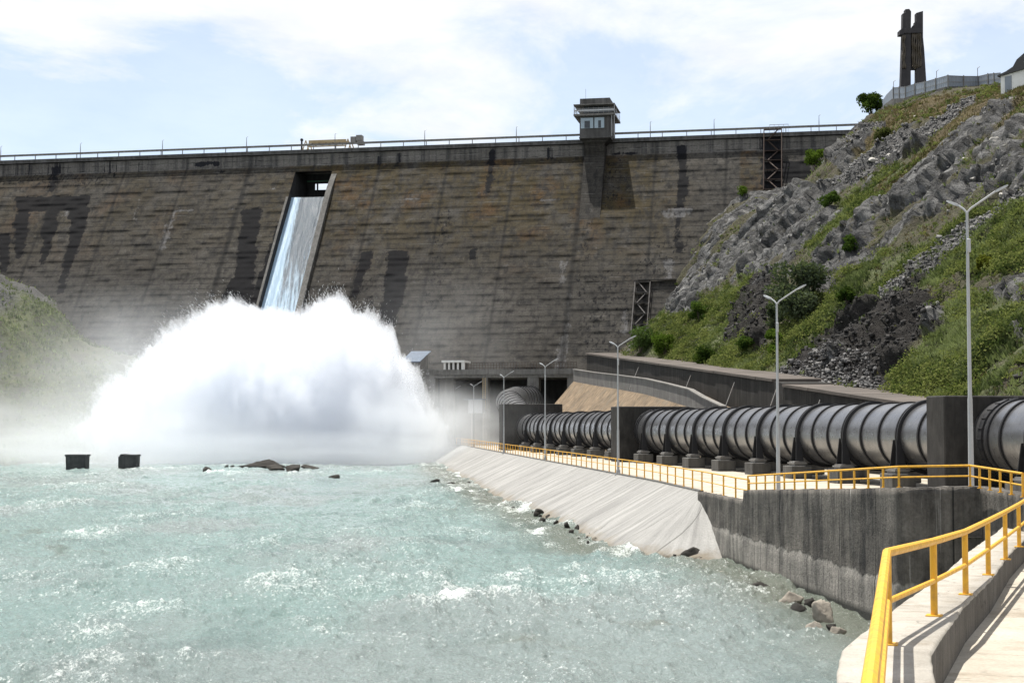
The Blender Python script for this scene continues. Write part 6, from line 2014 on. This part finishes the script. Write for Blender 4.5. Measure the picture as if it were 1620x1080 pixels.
# ================================================================== SPRAY AND MIST
def vol_mat(name, dens, col=(0.99, 0.99, 1.0), aniso=0.35, het=None):
    m, nt, out = new_mat(name)
    v = nd(nt, 'ShaderNodeVolumePrincipled', {'Color': (*col, 1), 'Density': dens, 'Anisotropy': aniso})
    if het:
        n1 = noise(nt, pos(nt, het[1]), het[0], 5, 0.6)
        nt.links.new(mth(nt, 'MULTIPLY', ramp(nt, n1, [(0.30, 0.12), (0.72, 1.0)]), dens), v.inputs['Density'])
    nt.links.new(v.outputs[0], out.inputs['Volume'])
    return m


OUT = [(20, 724), (60, 706), (105, 684), (145, 658), (180, 625), (212, 592), (240, 562), (262, 545), (285, 526), (305, 512), (322, 492), (338, 487), (355, 480), (380, 477), (410, 479), (440, 484), (465, 490), (485, 489), (505, 482), (520, 470), (535, 462), (545, 468), (556, 490), (575, 491), (590, 494), (602, 512), (622, 517), (634, 545), (650, 560), (668, 590), (682, 620), (698, 655), (716, 690), (735, 722)]
YS = 252.0
S_ = YS / FPX
npx, nph = 620, 190
pxs = np.linspace(22, 734, npx)
top = np.interp(pxs, [o[0] for o in OUT], [o[1] for o in OUT])
Hc = np.maximum((727 - top) * S_ - 0.8, 0.15)
ph = np.linspace(0, np.pi, nph)
PXg, PH = np.meshgrid(pxs, ph, indexing='ij')
Hg = np.broadcast_to(Hc[:, None], PXg.shape)
X0 = (PXg - 810) * S_
cs, sn = np.cos(PH), np.sin(PH)
Dh = np.where(cs > 0, 2.5 + 0.40 * Hg, 2.0 + 0.36 * Hg)
T_ = np.minimum(PH, np.pi - PH) / (np.pi / 2)
sgn = np.sign(cs) * np.abs(cs) ** 0.9
Xs = X0; Ysp = YS - sgn * Dh; Zs = Hg * np.abs(sn) ** 0.9
# billows and jets: noise grows towards the top, jets stretch along the throw
thx = (X0 - (-25.0)) / 30.0
b1 = fbm(Xs * 0.11, Zs * 0.11, Ysp * 0.11, octv=4, seed=201) - 0.5
b2 = fbm(Xs * 0.38, Zs * 0.30, Ysp * 0.38, octv=4, seed=203, ridged=True) - 0.5
b3 = fbm(Xs * 1.1 - Zs * 0.3, Zs * 0.55, Ysp * 1.1, octv=4, seed=207, ridged=True) - 0.55
up = sstep(0.1, 0.6, np.abs(sn))
spk = sstep(0.42, 0.62, fbm(Xs * 0.12, Zs * 0.1, Ysp * 0.12, octv=3, seed=211))
amp = b1 * 5.5 + b2 * 4.2 + (fbm(Xs * 1.6, Zs * 1.2, Ysp * 1.6, octv=3, seed=209) - 0.5) * 1.3 + np.maximum(b3, 0) ** 1.3 * 5.0 * spk * (0.3 + 0.7 * sstep(0.6, 1.0, np.abs(sn)))
fade = np.minimum(1.0, Hg / 5.0)
nx_, ny_, nz_ = 0.55 * thx * np.abs(sn), -sgn * 0.8, 0.35 + 0.65 * np.abs(sn)
edge_in = sstep(0, 0.15, np.abs(sn))
Xs = Xs + amp * nx_ * fade * edge_in
Ysp = Ysp + amp * ny_ * fade * edge_in
Zs = np.maximum(Zs + amp * nz_ * fade * edge_in * up, -0.3)
V = np.stack([Xs, Ysp, Zs], -1)
V[:, 0, 2] = V[:, -1, 2] = -0.4
V = V.reshape(-1, 3)
F = grid_faces(npx, nph)
cap0 = [tuple(range(nph))]; cap1 = [tuple((npx - 1) * nph + k for k in range(nph - 1, -1, -1))]
bot = np.array([((i + 1) * nph, (i + 1) * nph + nph - 1, i * nph + nph - 1, i * nph) for i in range(npx - 1)])[:, ::-1]
Fl = np.concatenate([F, bot])
Fall = [tuple(map(int, f)) for f in Fl] + cap0 + cap1
import bmesh
SPRAY_D = 0.60
sp = np_mesh('water_spray', V, Fall, vol_mat('spray_volume', SPRAY_D, (0.94, 0.952, 0.972), 0.6, (0.10, (1, 1, 0.7))), None, True)
_bm = bmesh.new(); _bm.from_mesh(sp.data); bmesh.ops.recalc_face_normals(_bm, faces=_bm.faces); print('SPRAY VOL', _bm.calc_volume(signed=True), sum(1 for e in _bm.edges if not e.is_manifold)); _bm.to_mesh(sp.data); _bm.free()
tag(sp, 'huge white plume of spray thrown up where the falling water leaves the dam', 'spray', kind='stuff')


# torn jets and droplets thrown out of the upper edge of the plume
g = np.random.default_rng(77)
Pl = np.stack([Xs, Ysp, Zs], -1)
wgt = (sstep(0.55, 0.95, np.abs(sn)) * np.minimum(1, Hg / 8) * (0.25 + 3.0 * spk)).ravel(); wgt /= wgt.sum()
nj = 14000
ii = g.choice(wgt.size, nj, p=wgt)
p0 = Pl.reshape(-1, 3)[ii]
dv = np.stack([(thx.ravel()[ii] * 0.9) + g.normal(0, 0.22, nj), g.normal(-0.1, 0.3, nj), 0.75 + g.normal(0, 0.25, nj)], -1)
dv /= np.linalg.norm(dv, axis=1, keepdims=True)
dist = g.exponential(0.55, nj) * (0.4 + 1.6 * (fbm(p0[:, 0] * 0.5, p0[:, 2] * 0.5, p0[:, 1] * 0.5, octv=3, seed=5)))
p0 = p0 + dv * (dist[:, None] - 0.3)
Ln = g.uniform(0.06, 0.32, nj)[:, None]; wd = (g.uniform(0.014, 0.042, nj) * np.exp(-dist * 0.25))[:, None]
sd = np.cross(dv, g.normal(0, 1, (nj, 3))); sd /= np.linalg.norm(sd, axis=1, keepdims=True)
up_ = np.cross(dv, sd)
Vj = np.stack([p0 - dv * Ln, p0 + sd * wd, p0 + up_ * wd, p0 - (sd + up_) * wd, p0 + dv * Ln], 1)
Fj = np.array([(0, 2, 1), (0, 3, 2), (0, 1, 3), (4, 1, 2), (4, 2, 3), (4, 3, 1)])
Fj = (Fj[None] + (np.arange(nj) * 5)[:, None, None]).reshape(-1, 3)
m_, nt_, out_ = new_mat('spray_droplet')
mxs = nd(nt_, 'ShaderNodeMixShader', {0: 0.6, 1: nd(nt_, 'ShaderNodeBsdfDiffuse', {0: (0.9, 0.92, 0.95, 1)}).outputs[0], 2: nd(nt_, 'ShaderNodeBsdfTranslucent', {0: (0.95, 0.97, 1.0, 1)}).outputs[0]})
mxt = nd(nt_, 'ShaderNodeMixShader', {0: 0.5, 1: mxs.outputs[0], 2: nd(nt_, 'ShaderNodeBsdfTransparent').outputs[0]})
nt_.links.new(mxt.outputs[0], out_.inputs[0])
dr = np_mesh('spray_droplets', Vj.reshape(-1, 3), Fj, m_)
tag(dr, 'torn white jets and droplets flying off the upper edge of the spray plume', 'spray', kind='stuff')


def mist(name, label, c, size, dens, seed, power=1.6, ns=2.2):
    """one soft cloud: density fades from its centre to nothing at its rim, broken by noise"""
    n1, n2 = 40, 22
    th = np.linspace(0, 2 * np.pi, n1, endpoint=False); p_ = np.linspace(-np.pi / 2, np.pi / 2, n2)
    PHm, THm = np.meshgrid(p_, th, indexing='ij')
    d = np.stack([np.cos(PHm) * np.cos(THm), np.cos(PHm) * np.sin(THm), np.sin(PHm)], -1)
    m, nt, out = new_mat('mist_volume')
    tcn = nd(nt, 'ShaderNodeTexCoord')
    ob = tcn.outputs['Object']
    ln = nd(nt, 'ShaderNodeVectorMath', {0: ob}, operation='LENGTH').outputs['Value']
    f = mth(nt, 'POWER', mth(nt, 'MAXIMUM', mth(nt, 'SUBTRACT', 1.0, mth(nt, 'MULTIPLY', ln, ln)), 0.0), power)
    n_ = noise(nt, nd(nt, 'ShaderNodeMapping', {0: ob, 1: (seed * 3.1, seed * 1.7, 0)}).outputs[0], ns, 4, 0.55)
    f = mth(nt, 'MULTIPLY', f, ramp(nt, n_, [(0.32, 0.1), (0.68, 1.0)]))
    v = nd(nt, 'ShaderNodeVolumePrincipled', {'Color': (0.955, 0.98, 1.0, 1), 'Density': mth(nt, 'MULTIPLY', f, dens), 'Anisotropy': 0.3})
    nt.links.new(v.outputs[0], out.inputs['Volume'])
    o = np_mesh(name, d.reshape(-1, 3), grid_faces(n2, n1, True), m, None, True)
    o.location = c; o.scale = (size[0] / 2, size[1] / 2, size[2] / 2)
    tag(o, label, 'mist', kind='stuff')


def at(px, py, Y): return P(px, py, Y)
mist('mist', 'thin white mist drifting along the left bank from the spray', at(60, 700, 238), (105, 40, 20), 0.085, 3)
mist('mist', 'higher veil of mist in front of the left bank hill', at(70, 620, 244), (90, 40, 44), 0.011, 5)
mist('mist', 'thin mist between the spray and the valve gallery', at(665, 676, 240), (32, 30, 18), 0.10, 7)
mist('mist', 'faint mist in front of the far pipes', at(760, 668, 215), (26, 36, 12), 0.022, 9)
mist('mist', 'faint mist rising against the dam face right of the spray', at(690, 560, 262), (36, 18, 36), 0.018, 11)
mist('mist', 'low mist over the water at the foot of the spray', at(400, 716, 237), (120, 26, 8), 0.10, 13)
mist('mist', 'soft halo of spray around the left slope of the plume', at(235, 625, 248), (48, 26, 40), 0.07, 15)
